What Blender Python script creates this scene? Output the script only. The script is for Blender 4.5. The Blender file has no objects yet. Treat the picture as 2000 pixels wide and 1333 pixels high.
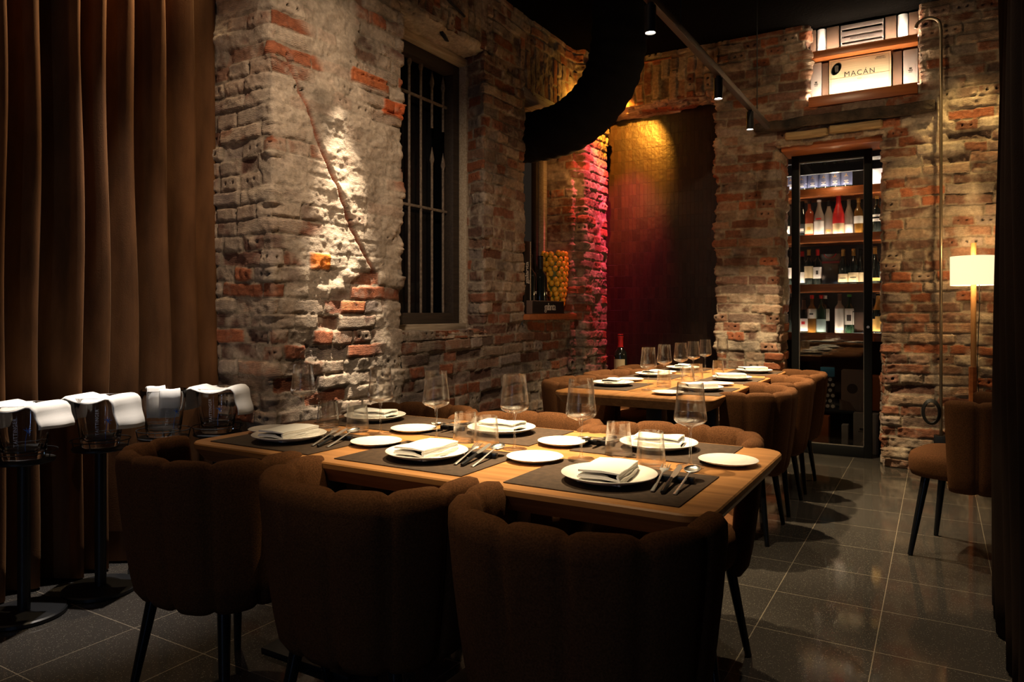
import bpy, bmesh, math, random
import numpy as np
from mathutils import Vector, Matrix
random.seed(7)
S = bpy.context.scene
COL = S.collection
PI = math.pi

# ------------------------------------------------------------------ camera
cam = bpy.data.cameras.new('camera'); camo = bpy.data.objects.new('camera', cam); COL.objects.link(camo)
camo.location = (0, 0, 1.17); camo.rotation_euler = (PI/2, 0, math.radians(30.6))
cam.sensor_width = 36; cam.lens = 25.34; cam.shift_y = -0.02825; cam.clip_start = 0.02
S.camera = camo
# ------------------------------------------------------------------ world and exposure
w = bpy.data.worlds.new('world'); S.world = w; w.use_nodes = True
w.node_tree.nodes['Background'].inputs[0].default_value = (1.0, 0.72, 0.5, 1)
w.node_tree.nodes['Background'].inputs[1].default_value = 0.014
S.view_settings.view_transform = 'Standard'; S.view_settings.look = 'None'
S.view_settings.exposure = 0.0; S.view_settings.gamma = 1
try: S.view_settings.use_curve_mapping = False
except Exception: pass

# ------------------------------------------------------------------ lights
def light(name, kind, loc, power, color, target=None, size=60, blend=.6, rad=.02):
    l = bpy.data.lights.new(name, kind); l.energy = power; l.color = color
    o = bpy.data.objects.new(name, l); COL.objects.link(o); o.location = loc
    if kind == 'SPOT': l.spot_size = math.radians(size); l.spot_blend = blend
    if kind in ('SPOT', 'POINT'): l.shadow_soft_size = rad
    if kind == 'AREA': l.size = rad
    if target is not None:
        d = Vector(target) - Vector(loc); o.rotation_euler = d.to_track_quat('-Z', 'Y').to_euler()
    return o
WARM = (1, .77, .46); NEUT = (1, .90, .76)
TX, TZ = -1.13, 2.60                       # lighting track
SPOTS = [(TX, 1.05), (TX, 2.12), (TX, 3.15), (TX, 4.33), (TX, 5.17)]
light('table_spot_light', 'SPOT', (TX, 2.12, 2.435), 620, WARM, (TX-.03, 2.12, .75), 58, 1, .018)
light('table_spot_light', 'SPOT', (TX, 1.05, 2.435), 75, WARM, (TX+.1, 1.75, .75), 56, 1, .018)  # spot added out of view, brightens the front faces of the near napkins
light('table_spot_light', 'SPOT', (TX, 3.15, 2.435), 130, WARM, (TX+.1, 3.25, .0), 82, .5, .018)
light('table_spot_light', 'SPOT', (TX, 4.33, 2.435), 480, WARM, (TX-.05, 4.4, .0), 74, .7, .018)
light('table_spot_light', 'SPOT', (TX, 5.17, 2.435), 300, WARM, (TX-.1, 5.35, .4), 88, .7, .018)
light('wall_wash_light', 'SPOT', (-2.44, 2.76, 3.42), 1700, (1, .84, .64), (-2.74, 2.93, -.9), 20.5, 1, .012)
light('wall_glow_light', 'SPOT', (-1.35, 1.6, 3.3), 210, (1, .77, .55), (-2.75, 3.15, 1.6), 62, 1, .04)
light('cooler_spot_light', 'SPOT', (-2.97, 1.98, 3.38), 500, (1, .92, .86), (-2.99, 1.76, .6), 27, .9, .02)
light('curtain_light', 'SPOT', (-3.07, 2.26, 3.38), 170, (1, .74, .44), (-3.16, 1.2, 1.1), 70, .9, .02)
light('back_wall_light', 'SPOT', (-.9, 4.4, 3.35), 32, (1, .74, .42), (-.6, 6.1, 2.2), 95, 1, .03)
light('back_wall_spot_light', 'SPOT', (.22, 5.72, 3.3), 85, (1, .68, .26), (.2, 6.1, 1.5), 60, .7, .02)
light('aisle_spot_light', 'SPOT', (.25, 4.3, 3.35), 100, (1, .80, .55), (.0, 4.2, 0), 42, .6, .02)
al = light('street_door_light', 'AREA', (-.55, -2.3, 1.35), 7, (.42, .62, 1), (-.9, 3, 1.1), rad=.10)
al.data.shape = 'RECTANGLE'; al.data.size_y = 1.9
light('rear_fill_light', 'POINT', (-2.9, -1.0, 3.1), 17, (1, .66, .42), rad=.05)  # added fill behind the camera, lifts the dark near chair backs
light('floor_spot_light', 'SPOT', (-.25, 2.5, 3.3), 95, (1, .82, .6), (-.2, 2.6, 0), 44, .6, .02)
light('cellar_fill_light', 'POINT', (-.75, 6.60, 2.30), 2.2, (1, .72, .42), rad=.03)  # added point light without a fixture, brightens shelf fronts and the low boxes
light('amber_light', 'SPOT', (-2.44, 5.60, 3.14), 300, (1, .36, .03), (-2.62, 6.4, 2.6), 66, .6, .015)
light('amber_wall_light', 'POINT', (-2.60, 5.60, 3.02), 3.0, (1, .50, .06), rad=.015)
light('pink_light', 'SPOT', (-2.25, 5.75, 3.2), 260, (1, .13, .17), (-2.68, 5.95, 2.1), 44, .9, .02)
light('magenta_light', 'SPOT', (-2.30, 5.9, 3.0), 300, (1, .05, .17), (-2.6, 6.4, 1.8), 50, .9, .02)
light('niche_light', 'POINT', (-2.62, 5.45, 2.35), 2.6, (1, .45, .12), rad=.03)

# ------------------------------------------------------------------ mesh helpers
def tag(o, label=None, cat=None, group=None, kind=None):
    if label: o['label'] = label
    if cat: o['category'] = cat
    if group: o['group'] = group
    if kind: o['kind'] = kind
    return o
def empty(name, loc=(0, 0, 0), rz=0, **k):
    o = bpy.data.objects.new(name, None); COL.objects.link(o)
    o.location = loc; o.rotation_euler = (0, 0, rz); o.empty_display_size = .05
    return tag(o, **k)
def mk(name, geo, mat, parent=None, loc=None, rz=0, sharp=38, mats=None, **k):
    """geo: (verts, faces) or list of those -> one object"""
    if isinstance(geo, tuple): geo = [geo]
    V, Fc, MI = [], [], []
    for gi, g in enumerate(geo):
        b = len(V); V += [tuple(v) for v in g[0]]
        for f in g[1]: Fc.append(tuple(i + b for i in f)); MI.append(g[2] if len(g) > 2 else 0)
    me = bpy.data.meshes.new(name); me.from_pydata(V, [], Fc)
    bm = bmesh.new(); bm.from_mesh(me)
    bmesh.ops.recalc_face_normals(bm, faces=bm.faces)
    a = math.radians(sharp)
    for f in bm.faces: f.smooth = True
    for e in bm.edges:
        if len(e.link_faces) == 2 and e.calc_face_angle(0) > a: e.smooth = False
    bm.to_mesh(me); bm.free()
    if any(MI): me.polygons.foreach_set('material_index', MI)
    me.materials.append(mat)
    for m in (mats or []): me.materials.append(m)
    o = bpy.data.objects.new(name, me); COL.objects.link(o)
    if parent: o.parent = parent
    if loc: o.location = loc
    if rz: o.rotation_euler = (0, 0, rz)
    return tag(o, **k)
def box(x0, x1, y0, y1, z0, z1, b=0):
    if b <= 0:
        v = [(x, y, z) for z in (z0, z1) for y in (y0, y1) for x in (x0, x1)]
        return v, [(0, 1, 3, 2), (4, 6, 7, 5), (0, 4, 5, 1), (2, 3, 7, 6), (0, 2, 6, 4), (1, 5, 7, 3)]
    bm = bmesh.new(); bmesh.ops.create_cube(bm, size=1)
    for v in bm.verts: v.co = Vector(((x0+x1)/2+v.co.x*(x1-x0), (y0+y1)/2+v.co.y*(y1-y0), (z0+z1)/2+v.co.z*(z1-z0)))
    bmesh.ops.bevel(bm, geom=bm.edges[:], offset=b, segments=2, affect='EDGES', profile=.5)
    V = [tuple(v.co) for v in bm.verts]; Fc = [tuple(v.index for v in f.verts) for f in bm.faces]; bm.free()
    return V, Fc
def cbox(c, s, b=0): return box(c[0]-s[0]/2, c[0]+s[0]/2, c[1]-s[1]/2, c[1]+s[1]/2, c[2]-s[2]/2, c[2]+s[2]/2, b)
def xf(g, M): return ([tuple(M @ Vector(v)) for v in g[0]], g[1]) + tuple(g[2:])
def T(x, y, z): return Matrix.Translation((x, y, z))
def R(a, ax='Z'): return Matrix.Rotation(a, 4, ax)
def rings(rs, caps=(1, 1), closed=True):
    n = len(rs[0]); V = [p for r in rs for p in r]; Fc = []
    for i in range(len(rs)-1):
        for j in range(n if closed else n-1):
            k = (j+1) % n; Fc.append((i*n+j, i*n+k, (i+1)*n+k, (i+1)*n+j))
    if closed and caps[0]: Fc.append(tuple(range(n)))
    if closed and caps[1]: Fc.append(tuple((len(rs)-1)*n + i for i in range(n)))
    return V, Fc
def lathe(prof, n=28, sx=1, sy=1, caps=(1, 1)):
    return rings([[(max(r, 1e-4)*sx*math.cos(2*PI*i/n), max(r, 1e-4)*sy*math.sin(2*PI*i/n), z) for i in range(n)] for r, z in prof], caps)
def tube(pts, rad, n=10, caps=(1, 1)):
    pts = [Vector(p) for p in pts]; rs = []
    up = Vector((0, 0, 1)); nrm = None
    for i, p in enumerate(pts):
        t = (pts[min(i+1, len(pts)-1)] - pts[max(i-1, 0)]).normalized()
        if nrm is None:
            nrm = t.cross(up) if abs(t.z) < .95 else t.cross(Vector((1, 0, 0)))
        nrm = (nrm - t*nrm.dot(t)).normalized(); bn = t.cross(nrm)
        r = rad[i] if isinstance(rad, (list, tuple)) else rad
        rs.append([tuple(p + nrm*r*math.cos(2*PI*k/n) + bn*r*math.sin(2*PI*k/n)) for k in range(n)])
    return rings(rs, caps)
def spline(pts, m=8):
    P = [Vector(p) for p in pts]; out = []
    for i in range(len(P)-1):
        a, b, c, d = P[max(i-1, 0)], P[i], P[i+1], P[min(i+2, len(P)-1)]
        for k in range(m):
            t = k/m
            out.append(.5*((2*b)+(c-a)*t+(2*a-5*b+4*c-d)*t*t+(3*b-a-3*c+d)*t**3))
    out.append(P[-1]); return out
def rrect(x0, x1, y0, y1, r, n=6):
    o = []
    for cx, cy, a in ((x1-r, y1-r, 0), (x0+r, y1-r, 90), (x0+r, y0+r, 180), (x1-r, y0+r, 270)):
        for k in range(n+1):
            t = math.radians(a + 90*k/n); o.append((cx+r*math.cos(t), cy+r*math.sin(t)))
    return o
def sgnp(v, p): return math.copysign(abs(v)**p, v)
def text(name, body, size, mat, parent, M, ext=.0006, align='CENTER', xs=1.0, **k):
    c = bpy.data.curves.new(name, 'FONT'); c.body = body; c.size = size; c.extrude = ext
    c.align_x = align; c.align_y = 'CENTER'; c.resolution_u = 3; c.space_character = xs
    c.materials.append(mat)
    t_ = bpy.data.objects.new(name, c); COL.objects.link(t_); bpy.context.view_layer.update()
    me = bpy.data.meshes.new_from_object(t_.evaluated_get(bpy.context.evaluated_depsgraph_get()))
    bpy.data.objects.remove(t_); bpy.data.curves.remove(c)
    me.name = name; me.materials.clear(); me.materials.append(mat)
    o = bpy.data.objects.new(name, me); COL.objects.link(o); o.parent = parent; o.matrix_local = M
    return tag(o, **k)
def dup(root, loc=None, rz=None, **k):
    c = root.copy(); COL.objects.link(c)
    def rec(src, dst):
        for ch in list(src.children):
            d = ch.copy(); COL.objects.link(d); d.parent = dst; rec(ch, d)
    rec(root, c)
    if loc is not None: c.location = loc
    if rz is not None: c.rotation_euler = (0, 0, rz)
    return tag(c, **k)

# ------------------------------------------------------------------ materials
def pm(name, col, rough=.6, metal=0, noise=None, bump=None, **inp):
    """principled; noise=(scale, amount, (sx,sy,sz)); bump=(scale, strength)"""
    m = bpy.data.materials.new(name); m.use_nodes = True; nt = m.node_tree; b = nt.nodes['Principled BSDF']
    b.inputs['Base Color'].default_value = (*col, 1); b.inputs['Roughness'].default_value = rough; b.inputs['Metallic'].default_value = metal
    for k, v in inp.items():
        kk = k.replace('_', ' ')
        b.inputs[kk].default_value = (*v, 1) if isinstance(v, tuple) else v
    N = nt.nodes; L = nt.links
    if noise or bump:
        tc = N.new('ShaderNodeTexCoord'); mp = N.new('ShaderNodeMapping'); L.new(tc.outputs['Object'], mp.inputs[0])
    if noise:
        if len(noise) > 2: mp.inputs['Scale'].default_value = noise[2]
        nz = N.new('ShaderNodeTexNoise'); nz.inputs['Scale'].default_value = noise[0]; nz.inputs['Detail'].default_value = 5
        L.new(mp.outputs[0], nz.inputs[0])
        mx = N.new('ShaderNodeMix'); mx.data_type = 'RGBA'; a = noise[1]
        mx.inputs[6].default_value = (*[c*(1-a) for c in col], 1); mx.inputs[7].default_value = (*[min(1, c*(1+a)) for c in col], 1)
        rp = N.new('ShaderNodeMapRange'); rp.inputs[1].default_value = .3; rp.inputs[2].default_value = .7
        L.new(nz.outputs[0], rp.inputs[0]); L.new(rp.outputs[0], mx.inputs[0]); L.new(mx.outputs[2], b.inputs['Base Color'])
    if bump:
        n2 = N.new('ShaderNodeTexNoise'); n2.inputs['Scale'].default_value = bump[0]; n2.inputs['Detail'].default_value = 6
        L.new(tc.outputs['Object'], n2.inputs[0]); bp = N.new('ShaderNodeBump'); bp.inputs['Strength'].default_value = bump[1]
        bp.inputs['Distance'].default_value = bump[2] if len(bump) > 2 else .002
        L.new(n2.outputs[0], bp.inputs['Height']); L.new(bp.outputs[0], b.inputs['Normal'])
    return m
def emis(name, col, st):
    m = bpy.data.materials.new(name); m.use_nodes = True; nt = m.node_tree
    nt.nodes.remove(nt.nodes['Principled BSDF']); e = nt.nodes.new('ShaderNodeEmission')
    e.inputs[0].default_value = (*col, 1); e.inputs[1].default_value = st
    nt.links.new(e.outputs[0], nt.nodes['Material Output'].inputs[0]); return m
def thinglass(name, tint=(1, 1, 1), lo=.06, hi=1.0, rough=.0, refr=False, blend=.25):
    """clear glass wall: looks straight through face-on, reflects (or bends light) more and more towards its edges"""
    m = bpy.data.materials.new(name); m.use_nodes = True; nt = m.node_tree; N = nt.nodes; L = nt.links
    N.remove(N['Principled BSDF'])
    t = N.new('ShaderNodeBsdfTransparent'); t.inputs[0].default_value = (*tint, 1)
    if refr: g = N.new('ShaderNodeBsdfGlass'); g.inputs['IOR'].default_value = 1.5
    else: g = N.new('ShaderNodeBsdfGlossy')
    g.inputs['Roughness'].default_value = rough
    lw = N.new('ShaderNodeLayerWeight'); lw.inputs['Blend'].default_value = blend
    mr = N.new('ShaderNodeMapRange'); mr.inputs[3].default_value = lo; mr.inputs[4].default_value = hi
    L.new(lw.outputs['Fresnel' if not refr else 'Facing'], mr.inputs[0])
    mx = N.new('ShaderNodeMixShader'); L.new(mr.outputs[0], mx.inputs[0]); L.new(t.outputs[0], mx.inputs[1]); L.new(g.outputs[0], mx.inputs[2])
    out = mx
    if refr:                                  # the polished outer skin catches the lamps
        gl = N.new('ShaderNodeBsdfGlossy'); gl.inputs['Roughness'].default_value = .22
        pw = N.new('ShaderNodeMath'); pw.operation = 'POWER'; pw.inputs[1].default_value = 2.6; L.new(lw.outputs['Facing'], pw.inputs[0])
        ma = N.new('ShaderNodeMath'); ma.operation = 'MULTIPLY_ADD'; ma.inputs[1].default_value = .85; ma.inputs[2].default_value = .015; L.new(pw.outputs[0], ma.inputs[0])
        m2 = N.new('ShaderNodeMixShader'); L.new(ma.outputs[0], m2.inputs[0]); L.new(mx.outputs[0], m2.inputs[1]); L.new(gl.outputs[0], m2.inputs[2]); out = m2
    L.new(out.outputs[0], N['Material Output'].inputs[0]); return m
def brickmat(name, tint=(1, 1, 1)):
    m = bpy.data.materials.new(name); m.use_nodes = True; nt = m.node_tree; N = nt.nodes; L = nt.links; b = N['Principled BSDF']
    b.inputs['Roughness'].default_value = .88; b.inputs['Specular IOR Level'].default_value = .25
    at = N.new('ShaderNodeAttribute'); at.attribute_name = 'tone'
    uv = N.new('ShaderNodeUVMap'); uv.uv_map = 'UVMap'
    def noise(sc, det=6, rgh=.6, mapping=None):
        n = N.new('ShaderNodeTexNoise'); n.inputs['Scale'].default_value = sc; n.inputs['Detail'].default_value = det; n.inputs['Roughness'].default_value = rgh
        if mapping:
            mp = N.new('ShaderNodeMapping'); mp.inputs['Scale'].default_value = mapping; L.new(uv.outputs[0], mp.inputs[0]); L.new(mp.outputs[0], n.inputs[0])
        else: L.new(uv.outputs[0], n.inputs[0])
        return n
    n1 = noise(38); n2 = noise(9)
    mul = N.new('ShaderNodeMath'); mul.operation = 'MULTIPLY_ADD'; mul.inputs[1].default_value = 1.5; mul.inputs[2].default_value = .28; L.new(n1.outputs[0], mul.inputs[0])
    vm = N.new('ShaderNodeVectorMath'); vm.operation = 'SCALE'; L.new(at.outputs['Color'], vm.inputs[0]); L.new(mul.outputs[0], vm.inputs['Scale'])
    # dusty lime remnants with a shape of their own
    cr = N.new('ShaderNodeMapRange'); cr.inputs[1].default_value = .55; cr.inputs[2].default_value = .68; L.new(n2.outputs[0], cr.inputs[0])
    c2 = N.new('ShaderNodeMath'); c2.operation = 'MULTIPLY'; c2.inputs[1].default_value = .45; L.new(cr.outputs[0], c2.inputs[0])
    mx = N.new('ShaderNodeMix'); mx.data_type = 'RGBA'; L.new(c2.outputs[0], mx.inputs[0]); L.new(vm.outputs[0], mx.inputs[6]); mx.inputs[7].default_value = (.33*tint[0], .27*tint[1], .21*tint[2], 1)
    L.new(mx.outputs[2], b.inputs['Base Color'])
    # combed grooves on brick faces (alpha channel masks them) + grain
    wv = N.new('ShaderNodeTexWave'); wv.wave_type = 'BANDS'; wv.bands_direction = 'Y'; wv.inputs['Scale'].default_value = 44; wv.inputs['Distortion'].default_value = 4.5; wv.inputs['Detail'].default_value = 3; wv.inputs['Detail Scale'].default_value = 1.2
    L.new(uv.outputs[0], wv.inputs[0])
    ms = N.new('ShaderNodeMath'); ms.operation = 'MULTIPLY'; sm = N.new('ShaderNodeMath'); sm.operation = 'MULTIPLY'; sm.inputs[1].default_value = .55; L.new(wv.outputs['Fac'], sm.inputs[0]); L.new(sm.outputs[0], ms.inputs[0]); L.new(at.outputs['Alpha'], ms.inputs[1])
    n3 = noise(55, 8, .7); n4 = noise(190, 4, .6)
    ad = N.new('ShaderNodeMath'); ad.operation = 'MULTIPLY_ADD'; ad.inputs[1].default_value = 1.9; L.new(n3.outputs[0], ad.inputs[0]); L.new(ms.outputs[0], ad.inputs[2])
    ad2 = N.new('ShaderNodeMath'); ad2.operation = 'MULTIPLY_ADD'; ad2.inputs[1].default_value = .45; L.new(n4.outputs[0], ad2.inputs[0]); L.new(ad.outputs[0], ad2.inputs[2])
    bp = N.new('ShaderNodeBump'); bp.inputs['Strength'].default_value = .9; bp.inputs['Distance'].default_value = .0042
    L.new(ad2.outputs[0], bp.inputs['Height']); L.new(bp.outputs[0], b.inputs['Normal'])
    return m
def woodmat(name, c1, c2, axis=0, scale=3.0, rough=.42, stretch=16, coat=0):
    m = bpy.data.materials.new(name); m.use_nodes = True; nt = m.node_tree; N = nt.nodes; L = nt.links; b = N['Principled BSDF']
    b.inputs['Roughness'].default_value = rough; b.inputs['Coat Weight'].default_value = coat
    tc = N.new('ShaderNodeTexCoord'); mp = N.new('ShaderNodeMapping'); s = [stretch]*3; s[axis] = 1; mp.inputs['Scale'].default_value = s
    L.new(tc.outputs['Object'], mp.inputs[0])
    n = N.new('ShaderNodeTexNoise'); n.inputs['Scale'].default_value = scale; n.inputs['Detail'].default_value = 7; n.inputs['Distortion'].default_value = .6; L.new(mp.outputs[0], n.inputs[0])
    cr = N.new('ShaderNodeValToRGB'); cr.color_ramp.elements[0].position = .32; cr.color_ramp.elements[0].color = (*c2, 1)
    cr.color_ramp.elements[1].position = .66; cr.color_ramp.elements[1].color = (*c1, 1); L.new(n.outputs[0], cr.inputs[0]); L.new(cr.outputs[0], b.inputs['Base Color'])
    bp = N.new('ShaderNodeBump'); bp.inputs['Strength'].default_value = .15; bp.inputs['Distance'].default_value = .001; L.new(n.outputs[0], bp.inputs['Height']); L.new(bp.outputs[0], b.inputs['Normal'])
    return m

MB = brickmat('old_brick')
M_wood = woodmat('oak_table', (.43, .20, .065), (.27, .115, .032), 0, 2.6, .38)
M_woodY = woodmat('oak_table_length', (.43, .20, .065), (.27, .115, .032), 1, 2.6, .38)
M_shelf = woodmat('shelf_wood', (.42, .13, .035), (.28, .08, .02), 0, 3, .35)
M_lampwood = woodmat('lamp_wood', (.52, .27, .10), (.42, .2, .06), 2, 3, .45)
M_oldwood = woodmat('weathered_wood', (.50, .40, .28), (.30, .22, .14), 1, 4, .8, 22)
M_oldwoodX = woodmat('weathered_plank', (.42, .28, .13), (.22, .13, .055), 0, 3, .75, 22)
M_darkwood = woodmat('dark_wood', (.045, .03, .02), (.02, .013, .009), 1, 4, .6, 22)
M_fabric = pm('brown_fabric', (.090, .037, .0140), .95, noise=(240, .35), bump=(420, .5, .0015), Specular_IOR_Level=.08)
M_black = pm('black_metal', (.012, .012, .013), .42, .3)
M_blacksatin = pm('black_powder_coat', (.006, .006, .0065), .42, .0)
M_frame = pm('black_door_paint', (.004, .004, .004), .6, 0, Specular_IOR_Level=.15)
M_duct = pm('black_duct', (.0035, .0035, .004), .9, Specular_IOR_Level=.15, bump=(60, .6, .004))
M_legs = pm('black_leg_metal', (.014, .015, .018), .25, .6)
M_mat = pm('dark_leather', (.050, .030, .018), .75, Specular_IOR_Level=.2, noise=(60, .25), bump=(300, .35, .001))
M_plate = pm('ceramic', (.74, .69, .62), .22, noise=(120, .04))
M_linen = pm('white_linen', (.80, .78, .74), .9, bump=(350, .35, .001))
M_steel = pm('steel', (.70, .68, .64), .32, 1)
M_knifeh = pm('black_handle', (.02, .02, .022), .3, .5)
M_glass = thinglass('thin_glass', (.99, .985, .975), .04, .9, .0, True, .24)
M_door_glass = thinglass('door_glass', (.88, .88, .87), .05, .9)
M_crystal = pm('crystal', (1, 1, 1), .02, 0, Transmission_Weight=1.0, IOR=1.5)
M_etch = pm('etched_white', (.85, .85, .86), .6)
M_blue = pm('blue_print', (.06, .22, .75), .4)
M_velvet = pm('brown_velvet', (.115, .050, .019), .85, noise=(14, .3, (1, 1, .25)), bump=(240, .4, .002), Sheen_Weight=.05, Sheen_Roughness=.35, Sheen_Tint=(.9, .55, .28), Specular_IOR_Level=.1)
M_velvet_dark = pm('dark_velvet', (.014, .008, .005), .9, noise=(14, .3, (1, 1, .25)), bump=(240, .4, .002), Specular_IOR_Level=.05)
M_ceil = pm('black_ceiling', (.0035, .003, .0028), .95, Specular_IOR_Level=.0, bump=(40, .8, .01))
M_iron = pm('rusty_iron', (.20, .15, .11), .75, .3, noise=(60, .4))
M_dark = pm('dark_paint', (.015, .012, .010), .85)
M_led = emis('led_strip', (1, .86, .68), 85)
M_ledw = emis('led_strip_niche', (1, .84, .6), 210)
M_lamp = emis('spot_lens', (1, .9, .75), 30)
M_lemon = pm('lemon_glaze', (.80, .42, .03), .28, noise=(30, .25))
M_leaf = pm('leaf_glaze', (.10, .12, .02), .35)
M_gold = pm('gold_foil', (.62, .36, .10), .35, .7)
M_red = pm('red_foil', (.55, .02, .02), .35)
M_shade = pm('lamp_shade_cloth', (.85, .78, .62), .9, Emission_Color=(1, .78, .45), Emission_Strength=1.25)
M_card = pm('pale_card', (.36, .31, .29), .8)
M_cardd = pm('brown_card', (.13, .075, .05), .8)
M_orange = pm('orange_card', (.42, .11, .02), .7)
M_ink = pm('ink', (.03, .025, .02), .7)

# ------------------------------------------------------------------ noise and old brickwork
def hsh(a, b, s):
    a = np.asarray(a).astype(np.int64).astype(np.uint64); b = np.asarray(b).astype(np.int64).astype(np.uint64)
    m = np.uint64(0xffffffff)
    h = (a*np.uint64(374761393) + b*np.uint64(668265263) + np.uint64(s*2246822519 & 0xffffffff)) & m
    h = ((h ^ (h >> np.uint64(13)))*np.uint64(1274126177)) & m; h = ((h ^ (h >> np.uint64(15)))*np.uint64(2246822519)) & m
    return ((h ^ (h >> np.uint64(16))) & np.uint64(0xffff)).astype(np.float64)/65535.
def vn(x, y, s):
    ix = np.floor(x); iy = np.floor(y); fx = x-ix; fy = y-iy; fx = fx*fx*(3-2*fx); fy = fy*fy*(3-2*fy)
    a = hsh(ix, iy, s); b = hsh(ix+1, iy, s); c = hsh(ix, iy+1, s); d = hsh(ix+1, iy+1, s)
    return (a*(1-fx)+b*fx)*(1-fy) + (c*(1-fx)+d*fx)*fy
def fbm(x, y, s, o=4):
    r = 0; a = .5; t = 0
    for i in range(o): r = r + a*vn(x*2**i+i*17.3, y*2**i-i*9.1, s+i); t += a; a *= .5
    return r/t
def sst(a, b, x): t = np.clip((x-a)/(b-a), 0, 1); return t*t*(3-2*t)
def brickfield(s, z, seed, plaster=.35, wash=.4, soldier=(), feats=(), lines=()):
    s = s.astype(float); z = z.astype(float)
    bs, bz = s.copy(), z.copy()
    for (a0, a1, z0, z1) in soldier:
        k = (s > a0) & (s < a1) & (z > z0) & (z < z1); bs[k] = z[k]-z0+.01; bz[k] = s[k]
    P = .0775; W = .148
    wv = .030*(fbm(bs*1.1, bz*1.1, seed+3, 2)-.5) + .016*(vn(bs*6, bz*3, seed+4)-.5)
    r_ = (bz+wv)/P; row = np.floor(r_); f = r_-row
    x_ = bs/W + hsh(row, row*0+5, seed)*7.3 + .10*(vn(bs*5, bz*9, seed+7)-.5)
    i = np.floor(x_); p = np.floor(i/2); st = hsh(row, p, seed+11) > .42
    cid = np.where(st, p*2+1000, i); ln = np.where(st, 2., 1.); fx = np.where(st, x_-p*2, x_-i)
    du = np.minimum(fx, ln-fx)*W; dv = np.minimum(f, 1-f)*P
    h1 = hsh(row, cid, seed+21); h2 = hsh(row, cid, seed+22); h3 = hsh(row, cid, seed+23); h4 = hsh(row, cid, seed+24)
    en = .018*(fbm(bs*22, bz*22, seed+31, 3)-.5)
    rr = .012; cx = np.maximum(rr-(du+en), 0); cy = np.maximum(rr-(dv+en), 0); d = rr-np.sqrt(cx**2+cy**2)
    bm_ = sst(.001, .0065, d-.003)
    big = fbm(s*1.5, z*1.2, seed+41, 4); fine = fbm(s*16, z*16, seed+42, 4); mid = fbm(s*5, z*5, seed+43, 3)
    pl = sst(.0, .10, big + .25*(mid-.5) - (1-plaster)*.95 + .12*(h1-.5))
    lump = fbm(s*9, z*11, seed+44, 4)
    crum = (h2 < .13)
    hb = .005 + .014*(h3-.5) + .010*(mid-.5) + .009*(fine-.5)
    hb = np.where(crum, hb - .014 + .03*(lump-.5), hb) + (fx/ln-.5)*.012*(h4-.5)
    ero = sst(.50, .62, fbm(s*3.5, z*3.5, seed+46, 3)); hb = hb + ero*(.034*(lump-.52) + .010*(fbm(s*55, z*55, seed+47, 2)-.5))
    rgh = fbm(s*55, z*55, seed+45, 3)
    hm = -.004 + .022*(lump-.5) + .010*(fine-.5) + .005*(rgh-.5)
    h = hm*(1-bm_) + hb*bm_
    hp = .010 + .040*(lump-.5) + .016*(fine-.5)
    h = h*(1-pl*.75) + hp*pl*.75
    # holes of perforated brick ends
    hdr = (~st) & (h4 > .72); q = .02
    dh = np.minimum(np.hypot(fx*W-W*.32, f*P-P*.5), np.hypot(fx*W-W*.68, f*P-P*.5))
    hole = hdr & (dh < .0055+.003*h1) & (bm_ > .5); h = np.where(hole, h-.02, h)
    # colour
    pal = np.array([(.27, .088, .040), (.20, .080, .045), (.25, .135, .085), (.18, .115, .085), (.30, .20, .135), (.15, .075, .052), (.24, .18, .145)])
    k = np.minimum((h1*7).astype(int), 6); cb = pal[k]*(.75+.55*h3)[..., None]
    mort = np.array((.26, .20, .14))*(.6+.8*fine)[..., None]
    ws = np.clip(sst(.42, .62, mid*.5+fine*.5 + (wash-.5)*.9 + .30*(h2-.5)), 0, 1)*.8*(h1 > .13)
    cb = cb*(1-ws[..., None]) + np.array((.40, .310, .225))*ws[..., None]*(.8+.4*fine)[..., None]
    c = mort*(1-bm_[..., None]) + cb*bm_[..., None]
    pc = np.array((.43, .345, .255))*(.7+.6*lump)[..., None]
    pl2 = (pl*.8)[..., None]; c = c*(1-pl2) + pc*pl2
    soot = sst(.60, .78, fbm(s*2.3, z*2.3, seed+61, 3)); c = c*(1-.45*soot[..., None])
    c = np.where(hole[..., None], c*.12, c)
    stri = bm_*(h4*1.3 > .45)*(1-pl)*st + .15
    for (a0, a1, z0, z1, col) in feats:
        inside = sst(0, .008, np.minimum(np.minimum(s-a0, a1-s), np.minimum(z-z0, z1-z)) + .008*(fine-.5))
        c = c*(1-inside[..., None]) + np.array(col)*(.7+.6*fine)[..., None]*inside[..., None]; h = h + .010*inside
    for (pts, wd, col) in lines:
        dm = np.full(s.shape, 9.)
        for (a, b), (a2, b2) in zip(pts[:-1], pts[1:]):
            t = np.clip(((s-a)*(a2-a)+(z-b)*(b2-b))/((a2-a)**2+(b2-b)**2), 0, 1); dm = np.minimum(dm, np.hypot(s-a-t*(a2-a), z-b-t*(b2-b)))
        ins = sst(wd, wd*.5, dm+.014*(fine-.5)) if False else 1-sst(wd*.5, wd, dm+.014*(fine-.5))
        c = c*(1-ins[..., None]) + np.array(col)*(.6+.8*fine)[..., None]*ins[..., None]; h = h - .020*ins
    return h, c, np.clip(stri, 0, 1)

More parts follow.
